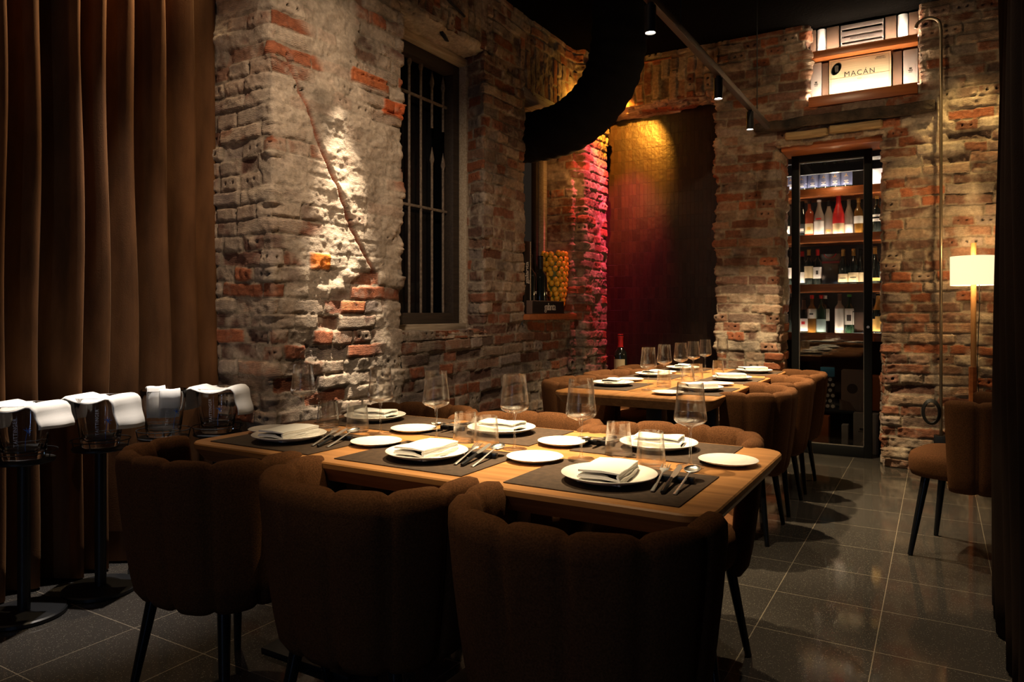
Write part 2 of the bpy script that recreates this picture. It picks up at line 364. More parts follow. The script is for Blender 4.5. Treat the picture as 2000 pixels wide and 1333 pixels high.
class Wall:
    def __init__(self): self.V = []; self.F = []; self.C = []; self.U = []; self.n = 0
    def patch(self, path, t0, t1, to3, side=1, s0=0, res=.009, seed=1, rag=.03, amp=1.0, swap=False, round_=.02, corners=True, **kw):
        """path: 2-D polyline; extruded along t; to3(a,b,t)->xyz; the face looks to the left (side=1) or right of the path"""
        p = np.array(path, float); seg = np.hypot(*(p[1:]-p[:-1]).T); L = np.concatenate([[0], np.cumsum(seg)])
        ns = max(2, int(L[-1]/res)+1); s = np.linspace(0, L[-1], ns)
        def pos(q): return np.stack([np.interp(q, L, p[:, 0]), np.interp(q, L, p[:, 1])], -1)
        offs = np.linspace(-round_, round_, 5); P2 = sum(pos(np.clip(s+o, 0, L[-1])) for o in offs)/5
        P2[0] = p[0]; P2[-1] = p[-1]
        tn = pos(np.clip(s+.022, 0, L[-1]))-pos(np.clip(s-.022, 0, L[-1])); tn /= np.linalg.norm(tn, axis=1)[:, None]+1e-9
        nr = np.stack([-tn[:, 1], tn[:, 0]], -1)*side
        nt = max(2, int(round((t1-t0)/res))+1); t = np.linspace(t0, t1, nt)
        SS, TT = np.meshgrid(s+s0, t, indexing='ij')
        if swap: h, c, st = brickfield(TT, SS, seed, **kw)
        else: h, c, st = brickfield(SS, TT, seed, **kw)
        h = h*amp
        if corners:
            for ci in range(1, len(p)-1):
                dd = np.abs(s-L[ci]); wgt = np.exp(-(dd/.055)**2)
                rj = (hsh(np.floor(t/.0775+.2), 0*t+ci, seed+77)-.55)*.7 + (fbm(t*5, t*0+ci*3.1, seed+78, 3)-.5)*1.1 + (vn(t*40, t*0, seed+5)-.5)*.35
                h = h + wgt[:, None]*rj[None, :]*rag
        A = P2[:, None, 0]+nr[:, None, 0]*h; B = P2[:, None, 1]+nr[:, None, 1]*h
        X, Y, Z = to3(A, B, TT)
        self.V.append(np.stack([X, Y, Z], -1).reshape(-1, 3))
        idx = np.arange(ns*nt).reshape(ns, nt)+self.n
        q = np.stack([idx[:-1, :-1], idx[1:, :-1], idx[1:, 1:], idx[:-1, 1:]], -1).reshape(-1, 4)
        self.F.append(q); self.n += ns*nt
        self.C.append(np.concatenate([c, st[..., None]], -1).reshape(-1, 4))
        self.U.append((np.stack([TT, SS], -1) if swap else np.stack([SS, TT], -1)).reshape(-1, 2))
    def build(self, name, mat):
        V = np.concatenate(self.V); Fq = np.concatenate(self.F); C = np.concatenate(self.C); U = np.concatenate(self.U)
        me = bpy.data.meshes.new(name); me.vertices.add(len(V)); me.vertices.foreach_set('co', V.ravel().astype(np.float32))
        me.loops.add(Fq.size); me.loops.foreach_set('vertex_index', Fq.ravel().astype(np.int32))
        me.polygons.add(len(Fq)); me.polygons.foreach_set('loop_start', np.arange(0, Fq.size, 4, dtype=np.int32))
        me.polygons.foreach_set('loop_total', np.full(len(Fq), 4, dtype=np.int32)); me.polygons.foreach_set('use_smooth', np.ones(len(Fq), bool))
        ca = me.color_attributes.new('tone', 'FLOAT_COLOR', 'POINT'); ca.data.foreach_set('color', C.ravel().astype(np.float32))
        uv = me.uv_layers.new(name='UVMap'); uv.data.foreach_set('uv', U[Fq.ravel()].ravel().astype(np.float32))
        me.update(calc_edges=True); me.materials.append(mat)
        o = bpy.data.objects.new(name, me); COL.objects.link(o); return o
CEIL = 3.45
up = lambda a, b, t: (a, b, t)                       # plan path extruded upward
# --- left wall, face at X=-2.73 looking +X ; s coordinate = Y on the face
XL = -2.73
W1 = Wall()
sol = [(3.25, 4.35, 3.0, 3.34), (4.72, 5.72, 2.88, 3.26)]
ft = [(2.60, 2.745, 1.385, 1.475, (.62, .17, .02)), (2.83, 3.02, 1.165, 1.235, (.45, .15, .06)), (2.90, 3.2, 2.42, 2.50, (.42, .12, .04)), (3.15, 3.34, 2.30, 2.395, (.45, .10, .03))]
gl = [([(2.47, 2.42), (2.58, 2.22), (2.72, 1.95), (2.83, 1.77), (2.95, 1.57), (3.1, 1.38)], .017, (.24, .085, .045))]
kw = dict(seed=5, plaster=.42, wash=.60, soldier=sol, feats=ft, lines=gl, res=.0065)
W1.patch([(-3.45, 2.37), (XL, 2.37), (XL, 3.34), (-2.98, 3.36)], 0, CEIL, up, side=-1, s0=2.37-.72, rag=.035, **kw)
kw2 = dict(kw, plaster=.30, wash=.44)
W1.patch([(XL, 3.32), (XL, 4.83)], 0, 1.05, up, side=-1, s0=3.32, **dict(kw2, plaster=.3))        # under window
W1.patch([(-2.99, 4.32), (XL, 4.23), (XL, 4.81), (-3.02, 4.83)], 1.03, 3.02, up, side=-1, s0=4.23-.275, rag=.022, **kw2)
W1.patch([(XL, 3.30), (XL, 4.83)], 3.0, CEIL, up, side=-1, s0=3.30, **kw2)
lft = lambda a, b, t: (a, t, b)                       # (x,z) profile extruded along Y
W1.patch([(-3.02, 2.97), (XL, 3.0), (XL, 3.03)], 3.30, 4.26, lft, side=-1, s0=2.7, swap=True, rag=.02, **dict(kw2, plaster=.75))
W1.patch([(-3.02, 1.04), (XL, 1.04), (XL, 1.0)], 3.32, 4.26, lft, side=1, s0=1.0, swap=True, rag=.02, **dict(kw2, plaster=.55))
W1.patch([(XL, 4.80), (XL, 5.68)], 0, 1.12, up, side=-1, s0=4.80, **kw2)
W1.patch([(-3.02, 5.66), (XL, 5.66), (XL, 5.70), (-2.64, 5.71), (-2.64, 6.20), (-2.76, 6.22), (-2.76, 6.5)], 0, CEIL, up, side=-1, s0=5.66-.29, rag=.02, **kw2)
W1.patch([(XL, 4.78), (XL, 5.70)], 2.86, CEIL, up, side=-1, s0=4.78, **kw2)
W1.patch([(-3.02, 2.84), (XL, 2.86), (XL, 2.9)], 4.78, 5.70, lft, side=-1, s0=2.6, swap=True, rag=.02, **kw2)
tag(W1.build('wall_left', MB), kind='structure')
# --- back wall, face at Y=6.12 looking -Y ; s coordinate = X
YB = 6.12
W2 = Wall()
sol2 = [(-2.76, -1.60, 3.02, 3.38)]
kb = dict(amp=1.3, seed=19, plaster=.34, wash=.36, soldier=sol2, res=.008)
W2.patch([(-1.60, 6.45), (-1.63, YB), (-1.115, YB), (-1.10, 6.46)], 0, 2.53, up, side=-1, s0=-1.63-.33, rag=.05, **kb)
W2.patch([(-.385, 6.50), (-.36, YB), (1.6, YB)], 0, 2.53, up, side=-1, s0=-.36-.38, rag=.065, **kb)
W2.patch([(-1.60, 6.45), (-1.63, YB), (1.6, YB)], 2.52, 2.79, up, side=-1, s0=-1.63-.33, rag=.05, **kb)
W2.patch([(-1.60, 6.45), (-1.63, YB), (-.89, YB), (-.88, 6.5)], 2.78, CEIL, up, side=-1, s0=-1.63-.33, rag=.05, **kb)
W2.patch([(-.12, 6.5), (-.125, YB), (1.6, YB)], 2.78, CEIL, up, side=-1, s0=-.125-.38, rag=.03, **kb)
W2.patch([(-2.80, YB), (-1.60, YB)], 3.02, CEIL, up, side=-1, s0=-2.80, **kb)
bkp = lambda a, b, t: (t, a, b)                       # (y,z) profile extruded along X
W2.patch([(6.50, 2.99), (YB, 3.02), (YB, 3.05)], -2.80, -1.60, bkp, side=1, s0=2.6, swap=True, rag=.03, **kb)
W2.patch([(6.50, 2.50), (YB, 2.52), (YB, 2.55)], -1.15, -.33, bkp, side=1, s0=2.1, swap=True, rag=.02, **kb)
W2.patch([(6.50, 2.80), (YB, 2.79), (YB, 2.76)], -.92, -.09, bkp, side=-1, s0=2.3, swap=True, rag=.02, **kb)
tag(W2.build('wall_back', MB), kind='structure')

# dark glazed tile panel in the blind doorway
def tilemat():
    m = bpy.data.materials.new('glazed_tile'); m.use_nodes = True; nt = m.node_tree; N = nt.nodes; L = nt.links; b = N['Principled BSDF']
    tc = N.new('ShaderNodeTexCoord'); sp = N.new('ShaderNodeSeparateXYZ'); cb = N.new('ShaderNodeCombineXYZ'); L.new(tc.outputs['Object'], sp.inputs[0]); L.new(sp.outputs[0], cb.inputs[0]); L.new(sp.outputs[2], cb.inputs[1])
    br = N.new('ShaderNodeTexBrick'); br.offset = 0; br.inputs['Scale'].default_value = 1; br.inputs['Brick Width'].default_value = .037; br.inputs['Row Height'].default_value = .108
    br.inputs['Mortar Size'].default_value = .0016; br.inputs['Mortar Smooth'].default_value = .3
    br.inputs['Color1'].default_value = (.026, .012, .006, 1); br.inputs['Color2'].default_value = (.014, .007, .004, 1); br.inputs['Mortar'].default_value = (.02, .012, .01, 1)
    L.new(cb.outputs[0], br.inputs[0]); L.new(br.outputs[0], b.inputs['Base Color'])
    n = N.new('ShaderNodeTexNoise'); n.inputs['Scale'].default_value = 18; n.inputs['Detail'].default_value = 3; L.new(tc.outputs['Object'], n.inputs[0])
    su = N.new('ShaderNodeMath'); su.operation = 'MULTIPLY_ADD'; su.inputs[1].default_value = -1.2; L.new(br.outputs['Fac'], su.inputs[0]); L.new(n.outputs[0], su.inputs[2])
    bp = N.new('ShaderNodeBump'); bp.inputs['Strength'].default_value = .8; bp.inputs['Distance'].default_value = .004; L.new(su.outputs[0], bp.inputs['Height']); L.new(bp.outputs[0], b.inputs['Normal'])
    b.inputs['Roughness'].default_value = .34; return m
mk('wall_tile', box(-2.80, -1.58, 6.42, 6.47, 0, 3.06), tilemat(), kind='structure')

# floor: polished dark terrazzo tiles
def floormat():
    m = bpy.data.materials.new('terrazzo'); m.use_nodes = True; nt = m.node_tree; N = nt.nodes; L = nt.links; b = N['Principled BSDF']
    tc = N.new('ShaderNodeTexCoord'); mp = N.new('ShaderNodeMapping'); mp.inputs['Location'].default_value = (-.205, -.005, 0); L.new(tc.outputs['Object'], mp.inputs[0])
    br = N.new('ShaderNodeTexBrick'); br.offset = 0; br.inputs['Scale'].default_value = 1; br.inputs['Brick Width'].default_value = .395; br.inputs['Row Height'].default_value = .395
    br.inputs['Mortar Size'].default_value = .0015; br.inputs['Mortar Smooth'].default_value = 0
    br.inputs['Color1'].default_value = (.040, .035, .030, 1); br.inputs['Color2'].default_value = (.034, .030, .026, 1); br.inputs['Mortar'].default_value = (.20, .165, .12, 1)
    L.new(mp.outputs[0], br.inputs[0])
    vo = N.new('ShaderNodeTexVoronoi'); vo.inputs['Scale'].default_value = 270; L.new(tc.outputs['Object'], vo.inputs[0])
    vs = N.new('ShaderNodeSeparateColor'); L.new(vo.outputs['Color'], vs.inputs[0])
    r1 = N.new('ShaderNodeMath'); r1.operation = 'GREATER_THAN'; r1.inputs[1].default_value = .86; L.new(vs.outputs[0], r1.inputs[0])
    r2 = N.new('ShaderNodeMath'); r2.operation = 'LESS_THAN'; r2.inputs[1].default_value = .40; L.new(vo.outputs['Distance'], r2.inputs[0])
    mu = N.new('ShaderNodeMath'); mu.operation = 'MULTIPLY'; L.new(r1.outputs[0], mu.inputs[0]); L.new(r2.outputs[0], mu.inputs[1])
    n = N.new('ShaderNodeTexNoise'); n.inputs['Scale'].default_value = 260; n.inputs['Detail'].default_value = 4; L.new(tc.outputs['Object'], n.inputs[0])
    sc = N.new('ShaderNodeMath'); sc.operation = 'MULTIPLY_ADD'; sc.inputs[1].default_value = 1.6; sc.inputs[2].default_value = .2; L.new(n.outputs[0], sc.inputs[0])
    vm = N.new('ShaderNodeVectorMath'); vm.operation = 'SCALE'; L.new(br.outputs[0], vm.inputs[0]); L.new(sc.outputs[0], vm.inputs['Scale'])
    mx = N.new('ShaderNodeMix'); mx.data_type = 'RGBA'; L.new(mu.outputs[0], mx.inputs[0]); L.new(vm.outputs[0], mx.inputs[6]); mx.inputs[7].default_value = (.13, .115, .09, 1)
    L.new(mx.outputs[2], b.inputs['Base Color'])
    b.inputs['Roughness'].default_value = .16; b.inputs['Specular IOR Level'].default_value = .55
    n2 = N.new('ShaderNodeTexNoise'); n2.inputs['Scale'].default_value = 3; n2.inputs['Detail'].default_value = 5; L.new(tc.outputs['Object'], n2.inputs[0])
    rr = N.new('ShaderNodeMapRange'); rr.inputs[3].default_value = .05; rr.inputs[4].default_value = .11; L.new(n2.outputs[0], rr.inputs[0]); L.new(rr.outputs[0], b.inputs['Roughness'])
    bp = N.new('ShaderNodeBump'); bp.inputs['Strength'].default_value = .12; bp.inputs['Distance'].default_value = .002; L.new(n2.outputs[0], bp.inputs['Height']); L.new(bp.outputs[0], b.inputs['Normal'])
    return m
mk('floor', box(-4, 3, -2.5, 7.6, -.08, 0), floormat(), kind='structure')
mk('ceiling', box(-4, 3, -2.5, 7.6, CEIL, CEIL+.1), M_ceil, kind='structure')
mk('wall_right', box(1.55, 1.65, 3.2, 6.2, 0, CEIL), pm('plain_plaster', (.12, .09, .07), .9), kind='structure')
mk('wall_left_rear', box(-3.6, -3.44, -2.4, 2.5, 0, CEIL), M_dark, kind='structure')
mk('wall_cellar', [box(-1.75, .9, 7.12, 7.2, 0, CEIL), box(-1.72, -1.66, 6.5, 7.15, 0, CEIL), box(.85, .9, 6.5, 7.15, 0, CEIL), box(-1.70, .88, 6.5, 7.15, 2.62, 2.70)], pm('cellar_paint', (.035, .024, .018), .8), kind='structure')

# ------------------------------------------------------------------ window in the left wall
WX = -2.95
win = empty('window_1', (WX, 3.83, 1.03), kind='structure')
def ringf(x0, x1, ya, yb, za, zb, w_, b=.004):
    return [box(x0, x1, ya, ya+w_, za, zb, b), box(x0, x1, yb-w_, yb, za, zb, b), box(x0, x1, ya+w_, yb-w_, za, za+w_, b), box(x0, x1, ya+w_, yb-w_, zb-w_, zb, b)]
mk('window_frame', ringf(-.02, .045, -.56, .49, .01, 1.95, .05), M_oldwood, win)
mk('inner_frame', ringf(-.10, -.02, -.53, .46, .045, 1.92, .09), M_darkwood, win)
mk('outer_sill', box(-.03, .03, -.56, .5, -.02, .012, .004), M_oldwood, win)
bars = []
def vbar(y, z0, z1, tip=True):
    p = [(-.08, y, z0), (-.08, y, z1)]
    mk('iron_bar', [tube(p, .009, 8)] + ([lathe_at((-.08, y, z1))] if tip else []), M_iron, win)
def lathe_at(c): return xf(lathe([(.009, 0), (.017, .03), (.010, .07), (.001, .12)], 8), T(*c))
for y, segs in ((-.05, ((.1, 1.78),)), (.075, ((.1, 1.78),)), (.20, ((.1, 1.17), (1.42, 1.70))), (.33, ((.1, 1.15), (1.42, 1.70))), (-.17, ((.1, 1.78),)), (-.29, ((.1, 1.78),))):
    for a, b_ in segs: vbar(y, a, b_)
for z in (.10, .855, 1.60): mk('iron_rail', box(-.088, -.072, -.5, .42, z-.009, z+.009, .002), M_iron, win)
mk('window_pane', box(-.16, -.155, -.53, .46, .05, 1.92), pm('night_glass', (.004, .004, .005), .15), win)

# second window niche: dark back, narrow frame
n2w = empty('window_2', (-3.0, 5.25, 1.13), kind='structure')
mk('window_frame', [box(-.03, .02, .335, .40, .0, 1.72, .004), box(-.03, .02, -.45, .4, 1.66, 1.72, .004)], M_oldwood, n2w)
mk('inner_frame', [box(-.08, -.03, .29, .335, 0, 1.7, .003)], M_darkwood, n2w)
W3 = Wall()
W3.patch([(-3.32, 4.7), (-3.32, 5.75)], 1.0, 2.95, up, side=-1, s0=4.7, seed=31, plaster=.05, wash=.0, res=.02)
tag(W3.build('wall_outer', MB), kind='structure')
mk('niche_shelf', box(-.27, .06, -.42, .41, -.045, 0, .004), M_shelf, None, (XL, 5.20, 1.155), label='reddish wooden ledge set in the second wall opening under the lemon vase', cat='shelf')
mk('wood_lintel', box(-.14, .012, -.47, .45, -.045, .035, .008), M_oldwood, None, (XL, 5.25, 2.86), label='rough timber lintel over the left wall opening with the duct', cat='lintel')
hole = mk('wall_pipe_sleeve', lathe([(.03, 0), (.045, 0), (.047, .02), (.036, .025), (.032, .004), (.001, .003)], 20), M_iron, None, label='small round dark pipe hole low in the left brick wall', cat='pipe hole')
hole.location = (XL+.008, 5.58, .72); hole.rotation_euler = (0, PI/2, 0)
mk('wall_bracket', box(-.012, .012, -.075, .075, -.012, .012, .003), M_black, None, (-2.80, 3.86, 2.99), rz=.35, label='short black metal bar fixed above the barred window', cat='bracket')
mk('wall_cable', tube(spline([(XL+.03, 3.20, 3.42), (XL+.035, 3.33, 3.27), (XL+.03, 3.44, 3.18), (XL+.03, 3.62, 3.20), (XL+.03, 3.80, 3.16), (XL+.03, 3.95, 3.13)], 6), .008, 8), M_black, None, label='black cable running down the brick above the barred window', cat='cable')

# ------------------------------------------------------------------ back wall timbers, upper niche
def rough_bar(x0, x1, yc, zc, hy, hz, amp, seed, taper=0):
    n = int((x1-x0)/.012); rs = []
    for i in range(n+1):
        x = x0+(x1-x0)*i/n; ring = []; e = min(1, min(i, n-i)/3+.82)
        for k in range(28):
            t = 2*PI*k/28; cy, cz = sgnp(math.cos(t), .35)*hy*e, sgnp(math.sin(t), .35)*hz*e
            d = amp*(float(fbm(np.array([x*14+seed]), np.array([t*1.9]), seed, 4)[0])-.5)*2
            d2 = amp*.8*(float(fbm(np.array([x*4+seed]), np.array([0.]), seed+9, 2)[0])-.5)
            ring.append((x, yc+cy*(1+d/hy*.5), zc+cz*(1+d/hz*.5)+d2))
        rs.append(ring)
    return rings(rs)
mk('rough_beam', [rough_bar(-1.29, -.02, 6.11, 2.672, .07, .040, .020, 3)], pm('burnt_beam', (.040, .024, .014), .9, noise=(9, .8), bump=(22, 1, .03)), None, label='dark rough beam crossing the brick above the wine cellar door', cat='beam')
mk('door_lintel', [rough_bar(-1.06, -.74, 6.2, 2.582, .13, .030, .008, 5), rough_bar(-.735, -.36, 6.2, 2.596, .13, .030, .008, 8)], M_oldwoodX, None, label='pale split timber lintel just above the cellar door', cat='lintel')
mk('lintel_board', [box(-1.10, -.355, 6.16, 6.5, 2.475, 2.545, .004)], M_shelf, None, label='brown board under the split timber lintel of the cellar door', cat='board')
mk('lower_brick_mask', [box(-1.12, -.34, 6.46, 6.5, 2.52, 2.8)], M_dark, None, kind='structure').name = 'wall_over_door'
mk('wall_niche', [box(-.93, -.05, 6.52, 6.56, 2.7, CEIL)], M_dark, kind='structure')
up_shelf = []
def shelf(name, x0, x1, y0, y1, ztop, th, label, group, led=True, mat=M_shelf, ledm=None):
    e = empty(name, ((x0+x1)/2, (y0+y1)/2, ztop-th), label=label, cat='shelf', group=group)
    hx = (x1-x0)/2; hy = (y1-y0)/2
    mk('board', box(-hx, hx, -hy, hy, 0, th, .004), mat, e)
    if led:
        mk('light_strip', box(-hx, hx, -hy+.018, -hy+.028, th-.001, th+.002), ledm or M_led, e, label='glowing white strip')
        mk('lip', box(-hx, hx, -hy, -hy+.006, th-.002, th+.007, .001), mat, e)
    return e
shelf('niche_shelf', -.885, -.13, 6.10, 6.50, 2.862, .075, 'wooden shelf at the bottom of the high niche, under the labelled wine case', 'niche shelves', ledm=M_ledw)
shelf('niche_shelf', -.885, -.13, 6.12, 6.50, 3.225, .05, 'upper wooden shelf in the high niche, carrying the slatted crate', 'niche shelves', ledm=M_ledw)
def carton(name, x0, x1, y, d, z0, h, mat, label, cat='box', group=None, rz=0, parts=None):
    e = mk(name, box(-(x1-x0)/2, (x1-x0)/2, 0, d, 0, h, .003), mat, None, ((x0+x1)/2, y, z0), rz, label=label, cat=cat, group=group)
    return e
FY = Matrix.Rotation(PI/2, 4, 'X')        # text standing up, facing -Y
zn = 2.865; NY = 6.20
mac = carton('wine_case', -.745, -.31, NY, .22, zn, .30, pm('pale_pine', (.66, .52, .33), .6, noise=(6, .12, (1, 10, 30))), 'pale wooden wine case lettered MACÁN in the high niche', 'wine case')
text('lettering', 'MACÁN', .055, M_ink, mac, T(0, -.001, .17) @ FY, xs=1.2)
text('lettering', 'RIOJA', .012, M_ink, mac, T(0, -.001, .125) @ FY)
text('lettering', 'BENJAMIN\nROTHSCHILD', .012, M_ink, mac, T(.145, -.001, .262) @ FY)
mk('border_line', [box(-.205, -.2035, -.0015, 0, .01, .29), box(.2035, .205, -.0015, 0, .01, .29), box(-.2, .2, -.0015, 0, .284, .2855), box(-.21, .21, -.0015, 0, .148, .1495)], M_ink, mac)
mk('crest', [xf(lathe([(.052, 0), (.052, .0015), (.047, .0015), (.047, 0)], 24, .62, 1), T(-.165, -.0005, .225) @ R(PI/2, 'X') @ R(-.5)), box(-.175, -.15, -.0015, 0, .20, .25)], M_ink, mac)
for i, (a, b, m_, hh, lb, nm) in enumerate((
    (-.885, -.80, M_card, .30, 'grey wine carton with a small crest, left end of the niche', 'wine_carton'), (-.80, -.75, M_cardd, .29, 'narrow brown carton left of the pale wine case', 'wine_carton'),
    (-.30, -.235, M_cardd, .29, 'narrow brown carton right of the pale wine case', 'wine_carton'), (-.23, -.13, M_card, .29, 'grey wine carton with a small crest, right end of the niche', 'wine_carton'))):
    c = carton(nm, a+.002, b-.002, NY+.01, .2, zn, hh, m_, lb, 'carton', 'cartons in the high niche')
    if i in (0, 3): mk('crest', [cbox((0, -.0008, .13), (.03, .0015, .007)), cbox((0, -.0008, .145), (.018, .0015, .014)), cbox((0, -.0008, .118), (.024, .0015, .004))], M_ink, c)
zn2 = 3.228
M_frost = pm('frosted_white', (.75, .74, .78), .5)
for a, b, m_, lb, nm in ((-.885, -.845, M_cardd, 'dark carton at the left end of the upper niche shelf', 'wine_carton'), (-.838, -.772, M_frost, 'white canister lit from below, left on the upper niche shelf', 'gift_canister'),
    (-.765, -.675, M_cardd, 'dark carton between white canister and slatted crate', 'wine_carton'), (-.35, -.275, M_cardd, 'dark carton right of the slatted crate', 'wine_carton'), (-.268, -.195, M_frost, 'white canister lit from below, right on the upper niche shelf', 'gift_canister'), (-.19, -.13, M_cardd, 'dark carton at the right end of the upper niche shelf', 'wine_carton')):
    if nm == 'gift_canister': mk(nm, lathe([(.03, 0), ((b-a)/2, .001), ((b-a)/2, .205), (.03, .207)], 24), m_, None, ((a+b)/2, NY+.045, zn2), label=lb, cat='canister', group='canisters on the upper niche shelf')
    else: carton(nm, a, b, NY+.01, .2, zn2, .205, m_, lb, 'carton', 'cartons in the high niche')
cr = empty('slatted_crate', (-.512, NY, zn2), label='grey slatted wine crate on the upper niche shelf', cat='crate')
M_crate = pm('grey_crate_wood', (.12, .09, .085), .7)
for k in range(4): mk('slat', box(-.148, .148, 0, .012, .012+k*.050, .046+k*.050, .002), M_crate, cr)
mk('crate_back', [box(-.148, .148, .17, .18, 0, .2), box(-.15, -.14, .012, .17, 0, .2), box(.14, .15, .012, .17, 0, .2), box(-.148, .148, .012, .17, 0, .008)], M_card, cr)
text('lettering', 'FINCA MARTELO', .021, M_ink, cr, T(0, -.001, .079) @ FY, xs=1.05)

# ------------------------------------------------------------------ cellar: door, shelves
door = empty('door_1', (-.757, 6.42, 0), kind='structure')
mk('door_frame', [box(-.303, -.245, -.02, .03, 0, 2.49, .003), box(.245, .303, -.02, .03, 0, 2.49, .003), box(-.245, .245, -.02, .03, 0, .085, .003), box(-.245, .245, -.02, .03, 2.42, 2.49, .003)], M_frame, door)
mk('glass_panel', box(-.245, .245, 0, .006, .085, 2.42), M_door_glass, door)
mk('glazing_bead', [box(-.247, -.241, -.012, .018, .083, 2.422), box(.241, .247, -.012, .018, .083, 2.422), box(-.247, .247, -.012, .018, .083, .090), box(-.247, .247, -.012, .018, 2.414, 2.422)], pm('grey_seal', (.12, .10, .08), .5), door)
mk('lock', xf(lathe([(.011, 0), (.011, .006), (.006, .007)], 16), T(.275, -.02, 1.05) @ R(PI/2, 'X')), M_steel, door)
mk('door_track', [box(-1.2, -.33, 6.50, 6.54, 2.33, 2.40), box(-1.2, -.33, 6.50, 6.54, 2.43, 2.50)], M_blacksatin, label='black metal header rails behind the cellar door', cat='rail')
SY0, SY1 = 6.72, 7.10
SZ = [2.235, 1.835, 1.405, .985]
for z, lb in zip(SZ, ('topmost cellar shelf, under the blue-labelled bottles', 'cellar shelf carrying the red wrapped bottle', 'cellar shelf carrying the clear gift bag', 'lowest lit cellar shelf, carrying the green-topped bottle')):
    shelf('cellar_shelf', -1.62, .0, SY0, SY1, z, .062, lb, 'lit shelves of the wine cellar')
def gmat(name, col, rough=.08): return pm(name, col, rough, 0, Coat_Weight=.6)
G_dark = gmat('dark_bottle_glass', (.010, .012, .010)); G_green = gmat('green_bottle_glass', (.012, .03, .014)); G_rose = gmat('rose_bottle', (.30, .05, .02)); G_clear = pm('pale_bottle', (.30, .24, .20), .1, Coat_Weight=.5)
G_red = pm('red_wrap', (.62, .035, .02), .35, bump=(50, .6, .004)); G_amber = gmat('amber_bottle', (.16, .07, .012))
L_white = pm('white_label', (.62, .58, .52), .6); L_cream = pm('cream_label', (.58, .45, .26), .6); L_blue = pm('blue_label', (.11, .13, .25), .6); L_gold = pm('gold_label', (.60, .36, .10), .4, .3); L_teal = pm('teal_label', (.16, .22, .21), .6)
L_black = pm('black_label', (.03, .03, .03), .5)
PROF = {'bordeaux': [(.034, 0), (.0375, .004), (.0375, .19), (.034, .21), (.018, .232), (.0145, .245), (.0145, .30), (.016, .301), (.016, .313), (.012, .315)],
        'burgundy': [(.036, 0), (.041, .004), (.041, .15), (.037, .175), (.024, .215), (.0155, .245), (.0145, .29), (.016, .291), (.016, .302), (.012, .304)],
        'champagne': [(.040, 0), (.044, .005), (.044, .15), (.040, .18), (.026, .22), (.017, .26), (.0155, .295), (.018, .30), (.018, .312), (.012, .315)],
        'squat': [(.040, 0), (.045, .004), (.045, .135), (.043, .155), (.030, .178), (.016, .19), (.0145, .25), (.0165, .251), (.0165, .262), (.012, .263)]}
def ring_band(prof, z0, z1, off, n=24, a0=0, a1=2*PI):
    def rr(z):
        for (r0, q0), (r1, q1) in zip(prof[:-1], prof[1:]):
            if q0 <= z <= q1: return r0+(r1-r0)*(z-q0)/max(q1-q0, 1e-6)
        return prof[-1][0]
    zs = [z0+(z1-z0)*k/6 for k in range(7)]
    ps = []
    for z in zs: ps.append([((rr(z)+off)*math.cos(a0+(a1-a0)*i/n), (rr(z)+off)*math.sin(a0+(a1-a0)*i/n), z) for i in range(n+1)])
    return rings(ps, closed=False)
def bottle(name, kind, loc, glass, lab, cap, capm, label, cat='wine bottle', group=None, sc=1.0, lab2=None, extra=None, rz=0, top_only=False):
    pr = [(r, z) for r, z in PROF[kind]]
    o = mk(name, lathe(pr, 24), glass, None, loc, rz, label=label, cat=cat, group=group); o.scale = (sc,)*3
    H = pr[-1][1]
    if cap: mk('capsule', [ring_band(pr, H-cap, H-.001, .0009), lathe([(pr[-2][0]+.0009, H-.0015), (pr[-2][0]-.001, H+.001), (.001, H+.001)], 20, caps=(0, 1))], capm, o)
    if lab: mk('label', ring_band(pr, lab[0], lab[1], .0008, 20, -PI/2-lab[3], -PI/2+lab[3]), lab[2], o)
    if lab2: mk('label', ring_band(pr, lab2[0], lab2[1], .0012, 20, -PI/2-lab2[3], -PI/2+lab2[3]), lab2[2], o)
    return o
def px(p, y):                              # world x of a photo column on a plane y (used to read positions off)
    a = (p-1000)/1408; return (-.50904+a*.86074)/(.86074+a*.50904)*y
M_brass = pm('brass_ink', (.45, .28, .12), .4, .4)
BY = 6.80
ords = ['first', 'second', 'third', 'fourth', 'fifth', 'sixth', 'seventh']
star = []
tri = []
for k in range(3):
    a = PI/2+k*2*PI/3; c_, s_ = math.cos(a), math.sin(a)
    tri += [(.0022*math.cos(a-1.05), .0022*math.sin(a-1.05)), (.0048*math.cos(a-.6)*1.6, .0048*math.sin(a-.6)*1.6), (.022*c_, .022*s_), (.0048*math.cos(a+.6)*1.6, .0048*math.sin(a+.6)*1.6)]
b0 = None
for i, p in enumerate((1526, 1546, 1567, 1588.5, 1610, 1632, 1654)):
    lb = ords[i]+' from the left of the dark bottles with blue triangle-emblem labels, top shelf'
    if b0 is None:
        b0 = bottle('wine_bottle', 'squat', (px(p, BY), BY, SZ[0]+.003), G_dark, (.022, .140, L_blue, 1.45), 0, M_black, lb, group='blue-labelled bottles on the top shelf')
        m3 = [(x*.9, -.0475, y*.9+.102) for x, y in tri]
        mk('emblem', (m3, [tuple(range(len(m3)))]), M_brass, b0)
        mk('print_line', [box(-.017, .017, -.0475, -.0465, .056, .061), box(-.010, .010, -.0475, -.0465, .045, .049), box(-.019, .019, -.0475, -.0465, .034, .040)], M_plate, b0)
    else: dup(b0, (px(p, BY), BY, SZ[0]+.003), None, label=lb, group='blue-labelled bottles on the top shelf')
GB = 'bottles on the second cellar shelf'; GC = 'bottles on the third cellar shelf'; GD = 'bottles on the lowest lit shelf'
mk('gift_canister', lathe([(.03, 0), (.05, .001), (.05, .30), (.03, .305)], 28), M_frost, None, (px(1712, 6.86), 6.86, SZ[0]+.003), label='tall white canister at the right end of the top cellar shelf', cat='canister')
